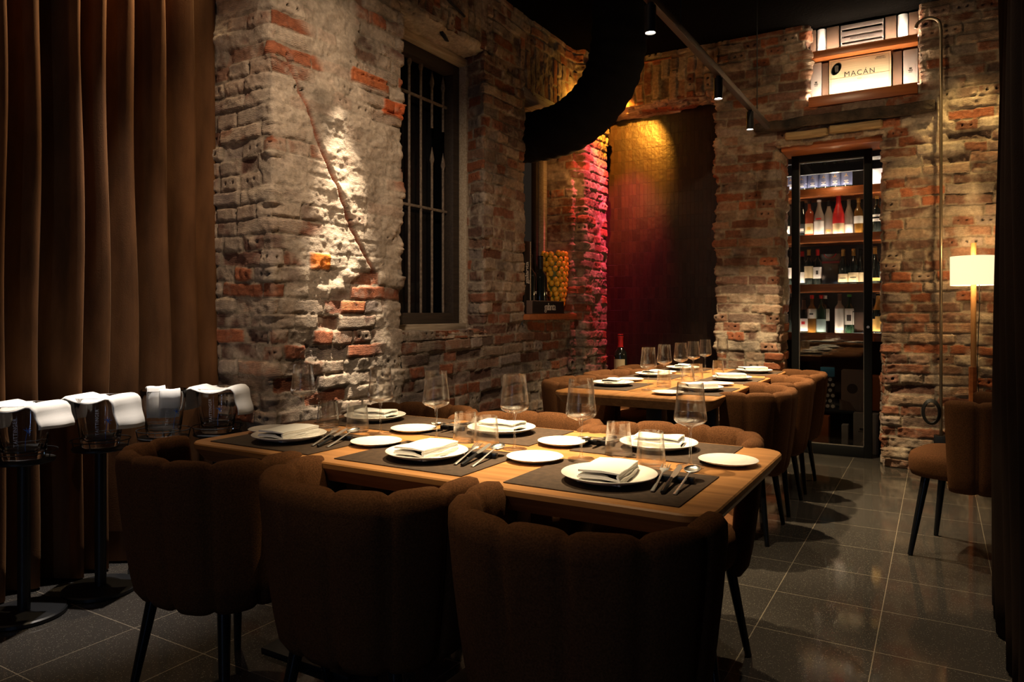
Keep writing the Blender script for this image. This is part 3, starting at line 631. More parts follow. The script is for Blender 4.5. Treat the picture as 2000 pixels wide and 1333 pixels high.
def row(z, items, grp):
    for p, kd, gl_, lab, cap, cm, lb, dy, sc, lab2 in items:
        bottle('wine_bottle', kd, (px(p, BY+dy), BY+dy, z+.003), gl_, lab, cap, cm, lb, group=grp, sc=sc, lab2=lab2)
row(SZ[1], [
    (1535, 'bordeaux', G_dark, (.03, .10, L_white, 1.2), .05, M_black, 'dark bottle with a bright white label, left of the door frame on second shelf', .02, 1, None),
    (1567, 'champagne', G_dark, (.03, .11, L_black, 1.0), .06, M_black, 'black bottle with a dark printed label just inside the left door frame', .02, 1, (.045, .07, L_white, .4)),
    (1581, 'bordeaux', G_rose, (.02, .11, L_cream, 1.1), .03, M_black, 'slim rosé bottle with a tan label and round gold seal', 0, 1, (.05, .08, L_gold, .4)),
    (1600, 'champagne', G_clear, (.01, .125, L_white, 1.2), .02, M_plate, 'long-necked bottle with a large white label left of the wrapped bottles', 0, 1, (.137, .152, M_red, .5)),
    (1619, 'burgundy', G_clear, None, .05, M_black, 'clear bottle in rumpled film left of the red wrapped bottle', .02, 1, (.03, .05, L_gold, .5)),
    (1658, 'burgundy', G_clear, (.012, .085, L_white, .9), .04, G_clear, 'pale bottle in clear film right of the red wrapped bottle', .02, 1, None),
    (1677, 'bordeaux', G_amber, (.09, .155, L_white, 1.3), .04, M_gold, 'brown bottle with a small square cream label and a cork stopper', 0, .97, None),
    (1713, 'bordeaux', G_dark, (.135, .155, L_white, 1.3), .03, M_gold, 'dark bottle with two white label bands right of the door', 0, 1, (.095, .12, L_white, 1.3)),
    (1725, 'bordeaux', G_dark, (.05, .1, L_white, 1.2), .05, M_black, 'dark bottle half hidden by the brick jamb on the second shelf', .06, .85, None)], GB)
rb = bottle('wrapped_bottle', 'champagne', (px(1638, BY), BY, SZ[1]+.003), G_red, (.008, .09, L_cream, 1.3), 0, M_red, 'bottle wrapped in translucent red film on the second shelf', group=GB, sc=1.08, lab2=(.09, .30, M_red, 3.1))
row(SZ[2], [
    (1514, 'bordeaux', G_dark, (.045, .15, L_cream, 1.2), .05, M_black, 'bottle with a tan scrolled label, leftmost on third shelf', 0, 1, (.08, .12, M_ink, .5)),
    (1528, 'bordeaux', G_dark, (.045, .16, L_cream, 1.2), .05, M_black, 'bottle with a bronze slashed label beside the left brick jamb, third shelf', .02, 1, (.07, .13, M_ink, .35)),
    (1542, 'bordeaux', G_dark, (.06, .155, L_white, 1.2), .05, M_black, 'bottle with a plain white label just left of the door frame, third shelf', .0, 1, None),
    (1567, 'burgundy', G_dark, (.02, .115, L_white, 1.2), .05, M_red, 'bottle with a low white label just inside the left door frame, third shelf', .02, 1, None),
    (1580, 'bordeaux', G_dark, (.06, .165, L_cream, 1.3), .055, M_gold, 'bottle with a gold capsule and tall cream label on the third shelf', 0, 1, None),
    (1597, 'bordeaux', G_dark, (.055, .155, L_white, 1.3), .06, M_red, 'bottle with a dark red capsule and ink-scribbled label', 0, 1, (.09, .125, M_ink, .25)),
    (1647, 'burgundy', G_dark, (.02, .09, L_cream, 1.3), .06, M_gold, 'gold-capped bottle with a low cream label right of the gift bag', 0, 1, (.05, .056, M_ink, .6)),
    (1667, 'burgundy', G_dark, (.02, .10, L_cream, 1.3), .06, M_gold, 'gold-capped bottle with a low cream label, second right of the gift bag', 0, 1, (.055, .062, M_ink, .6)),
    (1681, 'burgundy', G_dark, (.02, .10, L_cream, 1.3), .06, M_black, 'bottle half hidden behind the right door frame on the third shelf', .04, 1, None),
    (1709, 'burgundy', G_dark, (.025, .05, L_gold, 1.2), .06, M_gold, 'gold-capped black bottle right of the door on the third shelf', 0, 1.03, None),
    (1726, 'bordeaux', G_dark, (.04, .12, L_white, 1.2), .05, M_black, 'bottle with a white label half hidden by the right brick jamb, third shelf', .04, 1, None)], GC)
bag = empty('gift_bag', (px(1621, BY), BY+.02, SZ[2]+.002), label='clear plastic gift bag with a red band on the third shelf', cat='bag')
M_film = thinglass('plastic_film', (.72, .66, .64), .10, .8, .12)
mk('bag_body', rings([[(x*k, y*k2, z) for x, y in rrect(-.085, .085, -.05, .05, .012)] for z, k, k2 in ((0, .8, 1), (.05, .84, 1), (.15, 1, .7), (.27, 1, .25))], (1, 0)), M_film, bag)
mk('handle_band', rings([[(x, y*.42, z) for x, y in rrect(-.086, .086, -.052, .052, .012)] for z in (.19, .205)], (0, 0)), M_red, bag, label='red band')
mk('bag_handle', tube(spline([(-.05, -.012, .27), (-.03, -.014, .245), (0, -.014, .235), (.03, -.014, .245), (.05, -.012, .27)], 4), .005, 8), M_red, bag)
row(SZ[3], [
    (1519, 'bordeaux', G_dark, (.04, .12, L_black, 1.2), .05, M_black, 'black bottle with a dotted label, leftmost on the lowest lit shelf', 0, 1, (.06, .065, L_white, .9)),
    (1532, 'bordeaux', G_dark, (.03, .12, L_black, 1.2), .05, M_black, 'black bottle with a white-scrawled label on the lowest lit shelf', .0, 1, (.05, .09, L_white, .35)),
    (1545, 'bordeaux', G_dark, None, .05, M_black, 'unlabelled black bottle beside the left door frame, lowest lit shelf', .02, 1, None),
    (1570, 'burgundy', G_dark, (.015, .125, L_white, 1.2), .10, M_cardd, 'bottle with a brown capsule and red-dotted white label', 0, 1, (.075, .10, M_red, .35)),
    (1586, 'bordeaux', G_amber, (.12, .20, L_white, 1.3), .03, M_red, 'amber bottle with a high cherry-print label', .0, 1.05, (.15, .165, M_ink, .4)),
    (1604, 'bordeaux', G_green, (.01, .115, L_teal, 1.35), .03, M_red, 'bottle with a grey-teal lower label in the middle of the lowest lit shelf', 0, 1.05, None),
    (1612, 'bordeaux', G_dark, (.10, .20, L_white, 1.2), .03, M_plate, 'bottle standing behind the teal-labelled one', .09, 1.05, None),
    (1640, 'bordeaux', G_clear, (.025, .195, L_white, .95), .055, M_cardd, 'string-wrapped bottle with a tall white label', 0, 1.08, None),
    (1659, 'bordeaux', G_green, (.07, .20, L_white, 1.2), .02, pm('green_cap', (.06, .30, .05), .4), 'green bottle with a green cap and black-and-white label', 0, 1.06, (.10, .15, M_ink, .45)),
    (1706, 'bordeaux', G_dark, (.02, .10, L_cream, 1.2), .05, M_black, 'dark bottle behind the champagne bottle right of the door', .08, .95, None),
    (1716, 'champagne', G_dark, (.02, .115, L_gold, 1.3), .13, M_gold, 'champagne bottle with gold foil neck right of the door', 0, 1.08, (.112, .135, L_gold, .5))], GD)
fr = empty('dark_box_frame', (px(1677, BY), BY, SZ[3]+.002), label='small dark open display frame near the right door stile', cat='frame')
mk('frame_side', [box(-.05, -.042, -.03, .06, 0, .19), box(.042, .05, -.03, .06, 0, .19), box(-.05, .05, -.03, .06, .182, .19), box(-.05, .05, -.03, .06, 0, .006)], M_blacksatin, fr)
mk('frame_back', box(-.042, .042, .05, .055, .006, .182), M_cardd, fr)
# lower cellar storage
rk = empty('low_rack', (-.75, 6.93, 0), label='low black rack holding boxes at the foot of the cellar', cat='rack')
mk('rack_top', box(-.85, .75, -.18, .17, .30, .325, .003), M_blacksatin, rk)
for x in (-.84, .72): mk('leg', box(x, x+.03, -.17, -.14, 0, .30, .002), M_blacksatin, rk)
db = carton('gift_box', px(1605, 6.76), px(1628, 6.76), 6.76, .12, .327, .37, pm('black_gloss_card', (.015, .012, .012), .35), 'black box printed with white circles and a blue top', 'box')
dots = []
for j in range(6):
    for i in range(3):
        cx_ = -.042+i*.042+(j % 2)*.02; cz = .03+j*.046
        if abs(cx_) < .05: dots.append(xf(lathe([(.0155, 0), (.0155, .0012), (.001, .0012)], 18, caps=(0, 1)), T(cx_, -.0002, cz) @ R(PI/2, 'X')))
mk('circle_print', dots, L_white, db)
mk('blue_panel', box(-.057, .057, -.0015, 0, .285, .366), pm('sky_blue_card', (.05, .26, .46), .5), db, label='blue panel')
gb = carton('gift_box', px(1643, 6.76), px(1687, 6.76), 6.76, .14, .327, .345, pm('taupe_card', (.24, .17, .14), .7), 'taupe gift box with a dark round seal behind the cellar door', 'box')
mk('round_seal', xf(lathe([(.042, 0), (.042, .0015), (.001, .0015)], 28, caps=(0, 1)), T(.0, 0, .19) @ R(PI/2, 'X')), M_ink, gb)
mk('print_patch', (([(-.10, -.0015, .002), (.03, -.0015, .002), (-.02, -.0015, .075), (-.10, -.0015, .095)], [(0, 1, 2, 3)])), M_cardd, gb)
c = carton('wine_carton', px(1667, 6.62), px(1716, 6.62), 6.60, .12, 0, .33, pm('grey_card', (.25, .21, .19), .75), 'tall grey wine carton standing on the cellar floor by the right stile', 'carton', 'cartons on the cellar floor')
mk('crest', [cbox((-.03, -.0008, .18), (.05, .0015, .006)), cbox((-.03, -.0008, .20), (.03, .0015, .02))], M_ink, c)
carton('wine_carton', px(1587, 6.66), px(1619, 6.66), 6.64, .12, 0, .28, M_orange, 'orange wine carton on the cellar floor behind the chairs', 'carton', 'cartons on the cellar floor')
carton('wine_carton', px(1644, 6.66), px(1657, 6.66), 6.64, .1, 0, .22, M_card, 'narrow pale carton between the orange and grey cartons', 'carton', 'cartons on the cellar floor')
carton('wine_carton', px(1518, 6.7), px(1540, 6.7), 6.7, .12, .327, .35, M_cardd, 'brown carton seen left of the door frame on the low rack', 'carton', 'cartons on the low rack')
carton('wine_carton', px(1700, 6.9), px(1722, 6.9), 6.86, .12, .327, .30, M_orange, 'reddish carton seen right of the door frame on the low rack', 'carton', 'cartons on the low rack')

# ------------------------------------------------------------------ duct, track, ceiling gear
path = spline([(-3.02, 5.02, 2.56), (-2.7, 5.0, 2.56), (-2.42, 4.93, 2.58), (-2.17, 4.84, 2.68), (-1.99, 4.76, 2.86), (-1.91, 4.70, 3.10), (-1.90, 4.68, 3.47)], 10)
rad = [.195 + .006*math.sin(i*1.9) for i in range(len(path))]
mk('air_duct', tube(path, rad, 28), M_duct, None, label='thick black ventilation duct bending from ceiling into wall opening', cat='duct')
trk = empty('light_track', (TX, 0, TZ), label='long black lighting track hanging over the tables', cat='track')
mk('track_rail', [box(-.018, .018, .6, 5.78, -.02, .02, .002)], pm('track_bronze', (.05, .032, .022), .5, .3), trk)
for y in (1.4, 3.6, 5.4): mk('hanger', tube([(0, y, .02), (0, y, CEIL-TZ)], .004, 6), M_black, trk)
sp0 = None
for (x, y), lb in zip(SPOTS, ('added black cylinder spotlight, out of view at the near end of the track', 'black cylinder spotlight on the track over the front table', 'nearest of the visible black cylinder spotlights on the track', 'middle of the three visible black cylinder spotlights on the track', 'farthest black cylinder spotlight, at the wall end of the track')):
    if sp0 is None:
        sp0 = empty('track_spotlight', (x, y, TZ-.02), label=lb, cat='spotlight', group='cylinder spotlights on the track')
        mk('housing', lathe([(.015, -.002), (.015, -.012), (.026, -.014), (.026, -.135), (.0235, -.137), (.0235, -.118), (.001, -.117)], 24), M_black, sp0)
        mk('lens', lathe([(.0225, -.1305), (.0225, -.129), (.001, -.129)], 20, caps=(1, 1)), M_lamp, sp0, label='glowing white lens')
    else: dup(sp0, (x, y, TZ-.02), None, label=lb, group='cylinder spotlights on the track')
ws = empty('wall_spotlight', (-2.42, 5.50, 3.30), label='small black spotlight by the duct casting amber light', cat='spotlight')
mk('housing', xf(lathe([(.028, 0), (.03, .01), (.03, .13), (.02, .14)], 18), T(0, 0, -.13)), M_black, ws)
mk('hanger', tube([(0, 0, .01), (0, 0, .15)], .006, 8), M_black, ws)
for k, (x, y, lb) in enumerate(((-1.62, 3.65, 'pale square panel on the dark ceiling left of the track'), (-.72, 3.75, 'small grey panel on the dark ceiling right of the track'))):
    mk('ceiling_panel', box(-.16, .16, -.12, .12, -.03, 0, .004), pm('dull_panel', (.10, .07, .055), .8), None, (x, y, CEIL), label=lb, cat='ceiling panel')

# ------------------------------------------------------------------ curtains
def curtain(name, x, y0, y1, folds, amp, mat, z0, z1, sgn, **k):
    n = 420; ys = np.linspace(y0, y1, n); ph = np.interp(ys, [f for f in folds], [i for i in range(len(folds))])
    cols = []
    for zi in range(25):
        z = z0+(z1-z0)*zi/24; wob = .10*math.sin(z*1.3)
        r = []
        for y, p in zip(ys, ph):
            q = p+wob*math.sin(y*5)*.6; d = math.cos(2*PI*q); sh = 2*((1+d)/2)**1.9-1
            a = amp*(.8+.25*math.sin(q*2.3))*(.85+.25*(1-z/z1))
            r.append((x + sgn*a*sh + (.105*float(sst(2.08, 2.30, np.array(y))) if sgn > 0 else 0) + .012*math.sin(z*2+y*3), y + .030*math.sin(2*PI*q+.9) + .006*math.sin(z*4+p), z))
        cols.append(r)
    V, Fc = rings(cols, closed=False)
    o = mk(name, (V, Fc), mat, sharp=180, **k)
    so = o.modifiers.new('thickness', 'SOLIDIFY'); so.thickness = .006
    return o
curtain('curtain', -3.295, -.4, 2.345, [-.6, -.42, -.25, -.06, .12, .27, .46, .62, .80, .98, 1.12, 1.28, 1.42, 1.56, 1.72, 1.84, 1.975, 2.11, 2.235, 2.338, 2.40],   .095, M_velvet, .012, CEIL, 1, label='tall brown velvet curtain in deep folds along the left wall', cat='curtain')
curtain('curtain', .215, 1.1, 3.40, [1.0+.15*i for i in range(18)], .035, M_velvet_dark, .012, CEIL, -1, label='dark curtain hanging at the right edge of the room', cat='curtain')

# ------------------------------------------------------------------ tables
def table(name, x0, x1, y0, y1, mat, label, peds):
    e = empty(name, ((x0+x1)/2, (y0+y1)/2, 0), label=label, cat='table')
    hx, hy = (x1-x0)/2, (y1-y0)/2; rs = []
    for ins, z in ((.10, .688), (.035, .690), (.030, .692), (.004, .728), (0, .733), (0, .746), (.003, .75), (.012, .75)):
        rs.append([(x, y, z) for x, y in rrect(-hx+ins, hx-ins, -hy+ins, hy-ins, .07-ins*.5, 7)])
    mk('tabletop', rings(rs), mat, e, sharp=30)
    for px_, py_ in peds:
        q = mk('pedestal', [box(px_-.045, px_+.045, py_-.045, py_+.045, .02, .69, .004)], M_blacksatin, e)
        mk('foot_plate', [box(px_-.2, px_+.2, py_-.2, py_+.2, 0, .02, .004)], M_blacksatin, q)
    return e
table('dining_table', -2.10, -.40, 1.468, 2.31, M_wood, 'oak dining table in front, laid for six', [(.13, 0), (-.55, 0)])
table('dining_table', -1.77, -.92, 3.40, 5.40, M_woodY, 'oak dining table at the back, laid for six beneath the track lights', [(0, -.55), (0, .55)])

# ------------------------------------------------------------------ chairs (front = +y)
def chair_proto(loc, rz, **k):
    e = empty('dining_chair', loc, rz, cat='chair', **k)
    NCH, SUB = 7, 10; n = NCH*SUB; rs = []
    # plan curve of the shell by arc length
    pts = []
    for i in range(721):
        t = PI + PI*i/720
        pts.append((.262*sgnp(math.cos(t), .72), .0-.255*abs(math.sin(t))**.78))
    pts = [(-.262, .04), (-.262, .02)] + pts + [(.262, .02), (.262, .04)]
    L = [0]
    for a, b in zip(pts[:-1], pts[1:]): L.append(L[-1]+math.hypot(b[0]-a[0], b[1]-a[1]))
    def at(s):
        x = np.interp(s, L, [p[0] for p in pts]); y = np.interp(s, L, [p[1] for p in pts]); return x, y
    for i in range(n+1):
        s = L[-1]*i/n; x, y = at(s); xa, ya = at(max(0, s-.02)); xb, yb = at(min(L[-1], s+.02))
        tx, ty = xb-xa, yb-ya; l = math.hypot(tx, ty); nx, ny = ty/l, -tx/l       # outward
        f = (i % SUB)/SUB; p = (1-(2*f-1)**4)**.8 if f > 0 else 0
        if i in (0, n): p = 0
        endf = 1-max(0, 1-min(i, n-i)/2.2)*.35
        ring = []
        prof = [(-.018, .36), (-.021, .45), (-.023, .58), (-.024, .68), (-.023, .725), (-.018, .750), (-.004, .762), (.012, .760), (.021, .745), (.025, .715), (.026, .60), (.025, .50), (.023, .42), (.018, .365), (.004, .342), (-.010, .345)]
        for o_, z in prof:
            tz = max(0, min(1, (z-.34)/.42)); tap = .84+.16*tz**.8
            off = o_*endf + math.copysign(.0125*p, o_)*(1 if z < .75 else .6)
            zz = z + (.010*(p-.6) if z > .70 else 0) - (.006*p if z < .37 else 0)
            # the arm fronts fall slightly towards the tip
            ring.append(((x+nx*off)*tap, (y+ny*off)*tap + (1-tap)*.0, zz))
        rs.append(ring)
    mk('backrest', rings(rs), M_fabric, e, sharp=75)
    seat = []
    for k, z in ((.80, .375), (.95, .382), (1.0, .41), (1.0, .455), (.965, .482), (.86, .494), (.5, .499), (.05, .50)):
        r = []
        for i in range(40):
            t = 2*PI*i/40; x = .232*sgnp(math.cos(t), .62); y = .225*sgnp(math.sin(t), .70)
            r.append((x*k*(1 if y > 0 else .94), y*k+.02, z))
        seat.append(r)
    mk('seat', rings(seat), M_fabric, e, sharp=60)
    for sx in (-1, 1):
        for sy, fy in ((1, .20), (-1, -.185)):
            mk('leg', tube([(sx*.150, fy*.74, .385), (sx*.215, fy, 0.002)], [.020, .0115], 12), M_legs, e)
    return e
CH = [
    ((-1.88, 1.47), 0, 'brown channel-tufted chair at the front table, back to the viewer, leftmost by the coolers'),
    ((-1.255, 1.46), 0, 'brown channel-tufted chair at the front table, back to the viewer, middle one'),
    ((-.655, 1.45), .0, 'brown channel-tufted chair largest in view, at the near right corner of the front table'),
    ((-1.90, 2.33), PI, 'brown chair across the front table, farthest left under the window wall'),
    ((-1.34, 2.33), PI, 'brown chair across the front table, middle one behind the brightly lit plate'),
    ((-.77, 2.33), PI, 'brown chair across the front table, at its far right corner with seat showing'),
    ((-.92, 3.96), PI/2, 'brown chair on the right side of the back table, nearest the viewer'),
    ((-.92, 4.56), PI/2, 'brown chair on the right side of the back table, middle one'),
    ((-.92, 5.16), PI/2, 'brown chair on the right side of the back table, nearest the cellar door'),
    ((-1.79, 3.98), -PI/2, 'brown chair on the wall side of the back table, nearest the viewer'),
    ((-1.79, 4.56), -PI/2, 'brown chair on the wall side of the back table, middle one'),
    ((-1.79, 5.14), -PI/2, 'brown chair on the wall side of the back table, nearest the tiles'),
    ((.13, 4.12), PI/2-.25, 'single brown chair standing beside the right curtain and floor lamp')]
c0 = None
for (x, y), rz, lb in CH:
    if c0 is None: c0 = chair_proto((x, y, 0), rz, label=lb, group='brown dining chairs')
    else: dup(c0, (x, y, 0), rz, label=lb, group='brown dining chairs')

# ------------------------------------------------------------------ tableware
TT1 = .7505
def placemat(x0, x1, y0, y1, label, g): return mk('placemat', box(-(x1-x0)/2, (x1-x0)/2, -(y1-y0)/2, (y1-y0)/2, 0, .0025, .0008), M_mat, None, ((x0+x1)/2, (y0+y1)/2, TT1), label=label, cat='placemat', group=g)
P_DIN = [(.001, .002), (.06, .0), (.066, .003), (.085, .007), (.105, .014), (.1175, .020), (.1185, .0215), (.117, .0225), (.104, .018), (.084, .011), (.06, .0075), (.001, .0075)]
P_BR = [(.001, .001), (.045, 0), (.05, .003), (.070, .008), (.0800, .0125), (.0808, .0138), (.0795, .0145), (.068, .011), (.046, .0055), (.001, .0055)]
meshes = {}
def shared(key, name, geo, mat, loc, rz=0, sharp=38, **k):
    if key not in meshes: o = mk(name, geo() if callable(geo) else geo, mat, None, loc, rz, sharp=sharp, **k); meshes[key] = o.data; return o
    o = bpy.data.objects.new(name, meshes[key]); COL.objects.link(o); o.location = loc; o.rotation_euler = (0, 0, rz); return tag(o, **k)
def plate(x, y, z, label, g): return shared('din', 'dinner_plate', lambda: lathe(P_DIN, 56, caps=(0, 0)), M_plate, (x, y, z), label=label, cat='plate', group=g)
def bread(x, y, z, label, g): return shared('br', 'bread_plate', lambda: lathe(P_BR, 48, caps=(0, 0)), M_plate, (x, y, z), label=label, cat='plate', group=g)
def napkin_geo(kind):
    # folded cloth: a zig-zag of layers with soft folds, extruded across
    def strip(yz, w_, th, skew=0, wave=.002, x_off=0):
        n = len(yz); xs = [-w_/2+w_*i/12 for i in range(13)]; rs = []
        for x in xs:
            top, bot = [], []
            for i, (y, z) in enumerate(yz):
                a = yz[max(0, i-1)]; b = yz[min(n-1, i+1)]; ty, tz = b[0]-a[0], b[1]-a[1]; l = math.hypot(ty, tz) or 1
                ny, nz = -tz/l, ty/l; wz = wave*math.sin(x*55+i*.8)
                top.append((x+x_off+skew*y, y+ny*th, z+nz*th+wz)); bot.append((x+x_off+skew*y, y-ny*th, z-nz*th+wz))
            rs.append(top+bot[::-1])
        return rings(rs)
    def fold(y0, y1, z, r): return [(y0, z), (y0*.4+y1*.6, z+.001), (y1-r, z), (y1-r*.3, z+r*.3), (y1, z+r), (y1-r*.3, z+r*1.7), (y1-r, z+2*r), (y0*.4+y1*.6, z+2*r+.003), (y0, z+2*r+.001)]
    if kind == 0:   # rolled over, plump fold toward one side
        g = [strip(fold(.052, -.051, .0028, .0042), .172, .0026, .03), strip(fold(.050, -.048, .0165, .0052), .170, .0026, .03, .0010, .001)]
        return g
    return [strip(fold(.050, -.050, .003, .005), .145, .0022, -.05, .0012), strip(fold(-.045, .046, .0175, .0045), .135, .002, .05, .0018)]
def napkin(kind, x, y, z, rz, label, g): return shared('nap%d' % kind, 'napkin', lambda: napkin_geo(kind), M_linen, (x, y, z), rz, 60, label=label, cat='napkin', group=g)
WG = [(.001, .0), (.037, 0), (.0385, .0012), (.037, .0022), (.010, .0050), (.0045, .010), (.0034, .03), (.0032, .07), (.0036, .095), (.006, .108), (.020, .1135), (.038, .121), (.0435, .1275), (.0442, .134), (.0425, .148), (.0385, .180), (.0345, .2285), (.0341, .2292), (.0337, .2285), (.0376, .180), (.0416, .148), (.0432, .134), (.0424, .1285), (.037, .1225), (.019, .116), (.001, .114)]
TU = [(.001, 0), (.037, 0), (.040, .003), (.0405, .008), (.0390, .03), (.0335, .0945), (.0331, .0952), (.0327, .0945), (.0382, .03), (.0392, .013), (.034, .0095), (.001, .0090)]
def wineglass(x, y, z, label, g): return shared('wg', 'wine_glass', lambda: lathe(WG, 44, caps=(0, 0)), M_glass, (x, y, z), 0, 60, label=label, cat='wine glass', group=g)
def tumbler(x, y, z, label, g): return shared('tu', 'tumbler', lambda: lathe(TU, 40, caps=(0, 0)), M_glass, (x, y, z), 0, 60, label=label, cat='tumbler', group=g)
def flat(outline, th, curve=lambda y: 0):
    n = len(outline); V = [(x, y, curve(y)+th/2) for x, y in outline]+[(x, y, curve(y)-th/2) for x, y in outline]
    return V, [tuple(range(n)), tuple(range(2*n-1, n-1, -1))]+[(i, (i+1) % n, n+(i+1) % n, n+i) for i in range(n)]
def fork_geo():
    hz = lambda y: .004+.006*max(0, (y-.04)/.06)**1.2*(1 if y < .085 else 1)
    g = []
    hs = []
    for y, w_ in ((-.10, .0045), (-.098, .0052), (-.05, .0040), (0, .0032), (.03, .0030), (.045, .006), (.055, .0115), (.062, .0122)):
        hs.append([(w_*math.cos(2*PI*k/8), y, hz(y)+.0013*math.sin(2*PI*k/8)) for k in range(8)])
    g.append(rings(hs))
    for i in range(4):
        x = -.0098+i*.0065; t = []
        for y, r in ((.060, .0020), (.075, .0017), (.092, .0012), (.098, .0006)): t.append([(x+r*math.cos(2*PI*k/6), y, hz(y)-.004*max(0, (y-.075)/.025)+r*.7*math.sin(2*PI*k/6)) for k in range(6)])
        g.append(rings(t))
    return g
def spoon_geo():
    hs = []
    for y, w_, z in ((-.10, .0045, .003), (-.098, .0052, .003), (-.05, .0040, .004), (0, .0032, .007), (.03, .0030, .009), (.045, .004, .009)):
        hs.append([(w_*math.cos(2*PI*k/8), y, z+.0013*math.sin(2*PI*k/8)) for k in range(8)])
    bowl = []
    for j in range(9):
        a = PI/2*j/8
        bowl.append([(.0205*math.sin(a)*math.cos(2*PI*k/24), .068+.0275*math.sin(a)*math.sin(2*PI*k/24), .0105-.0085*math.cos(a)) for k in range(24)])
    for j in range(8, -1, -1):
        a = PI/2*j/8
        bowl.append([(.0193*math.sin(a)*math.cos(2*PI*k/24), .068+.0262*math.sin(a)*math.sin(2*PI*k/24), .0110-.0078*math.cos(a)) for k in range(24)])
    return [rings(hs), rings(bowl)]
def cutlery(x, y, z, rz, where, g, far=False):
    rot = Matrix.Rotation(rz, 3, 'Z'); tilt = .115
    def place(o, dx, dy, a, dz):
        p = rot @ Vector((dx, dy, 0)); o.location = (x+p.x, y+p.y, z+dz); o.rotation_euler = (tilt, 0, rz+a)
    rest = shared('rest', 'cutlery_rest', lambda: box(-.048, .048, -.009, .009, 0, .0145, .002), M_knifeh, (x, y, z), 0, label='small black cutlery rest '+where, cat='cutlery rest', group=g.replace('cutlery', 'cutlery rests'))
    p = rot @ Vector((0, .036, 0)); rest.location = (x+p.x, y+p.y, z); rest.rotation_euler = (0, 0, rz)
    place(shared('fork', 'fork', fork_geo, M_steel, (0, 0, 0), 0, 50, label='steel fork '+where, cat='fork', group=g), -.030, .01, .05, .0105)
    place(shared('spoon', 'spoon', spoon_geo, M_steel, (0, 0, 0), 0, 50, label='steel spoon '+where, cat='spoon', group=g), .032, .008, -.05, .0100)
    if 'knife' not in meshes:
        k = mk('knife', flat([(-.004, -.005), (.004, -.005), (.0085, .02), (.0085, .075), (.004, .095), (-.004, .10), (-.0062, .06), (-.006, .02)], .0018, lambda q: .005), M_steel, None, (x, y, z), label='steel table knife with black handle '+where, cat='knife', group=g)
        mk('handle', rings([[(r*math.cos(2*PI*q/10), yy, .005+.0045*math.sin(2*PI*q/10)) for q in range(10)] for yy, r in ((-.105, .003), (-.10, .006), (-.05, .0062), (-.005, .0045))]), M_knifeh, k, label='black knife handle')
        meshes['knife'] = k
    else: k = dup(meshes['knife'], (x, y, z), 0, label='steel table knife with black handle '+where, group=g)
    place(k, 0, .005, .0, .0115)
pos = ['right', 'middle', 'left']
# front table
Z0 = TT1; Z1 = TT1+.0028
for i, (a, b, xp) in enumerate(((-.92, -.478, -.700), (-1.485, -1.045, -1.262), (-2.03, -1.59, -1.823))):
    wh = 'on the near side of the front table, %s place' % pos[i]
    placemat(a, b, 1.512, 1.842, 'dark leather placemat '+wh, 'placemats on the front table')
    plate(xp, 1.655, Z1, 'white dinner plate '+wh, 'dinner plates on the front table')
    napkin(0, xp-.002, 1.655, Z1+.0085, PI/2+(.10, .02, .10)[i], 'white folded napkin on plate '+wh, 'napkins on the front table')
    cutlery(xp+(.147, .140, .150)[i], (1.69, 1.70, 1.70)[i], Z1, (.10, .17, .30)[i], wh, 'cutlery on the front table')
for i, (a, b, xp) in enumerate(((-.96, -.52, -.738), (-1.54, -1.10, -1.302), (-2.03, -1.59, -1.875))):
    wh = 'on the far side of the front table, %s place' % pos[i]
    placemat(a, b, 1.962, 2.288, 'dark leather placemat '+wh, 'placemats on the front table')
    plate(xp, 2.13, Z1, 'white dinner plate '+wh, 'dinner plates on the front table')
    napkin(1, xp+.0, 2.135, Z1+.0085, (.12, .0, .15)[i], 'white folded napkin on plate '+wh, 'napkins on the front table')
    if i < 2: cutlery(xp-.175, 2.12, Z1, PI+.02, wh, 'cutlery on the front table')
for x, y, wh in ((-.981, 1.786, 'between the right and middle near places'), (-1.531, 1.745, 'between the middle and left near places'), (-2.005, 1.703+.04, 'at the left end of the front table'), (-.479-.02, 2.017, 'at the right end of the front table'), (-1.022, 2.046, 'between the right and middle far places'), (-1.588, 2.006, 'between the middle and left far places')):
    bread(x, y, Z0 if abs(x+.499) > .01 else Z0, 'small white bread plate '+wh, 'bread plates on the front table')
for (x, y), wh in zip(((-1.984, 1.866), (-1.647, 1.899), (-1.395, 1.878), (-1.115, 1.901), (-.878, 1.872), (-.577, 1.923)), ('leftmost, against the rough wall', 'second from left, before the far left plate', 'third from left, behind the middle near plate', 'fourth from left, in the brightest light', 'fifth from left, behind the small bread plate', 'rightmost, tallest in view at the table end')):
    wineglass(x, y, Z0, 'empty stemmed wine glass on front table, '+wh, 'wine glasses on the front table')
for (x, y), wh in zip(((-1.915, 1.92), (-1.76, 1.907), (-1.317, 1.930), (-1.212, 1.893), (-.810, 1.985), (-.673, 1.880)), ('leftmost beside the leftmost wine glass', 'second from left, before the far left plate', 'third from left of its row', 'fourth from left, next to the bright plate', 'fifth from left, by the far cutlery', 'rightmost, in front of the far right plate')):
    tumbler(x, y, Z0, 'empty low tumbler on front table, '+wh, 'tumblers on the front table')
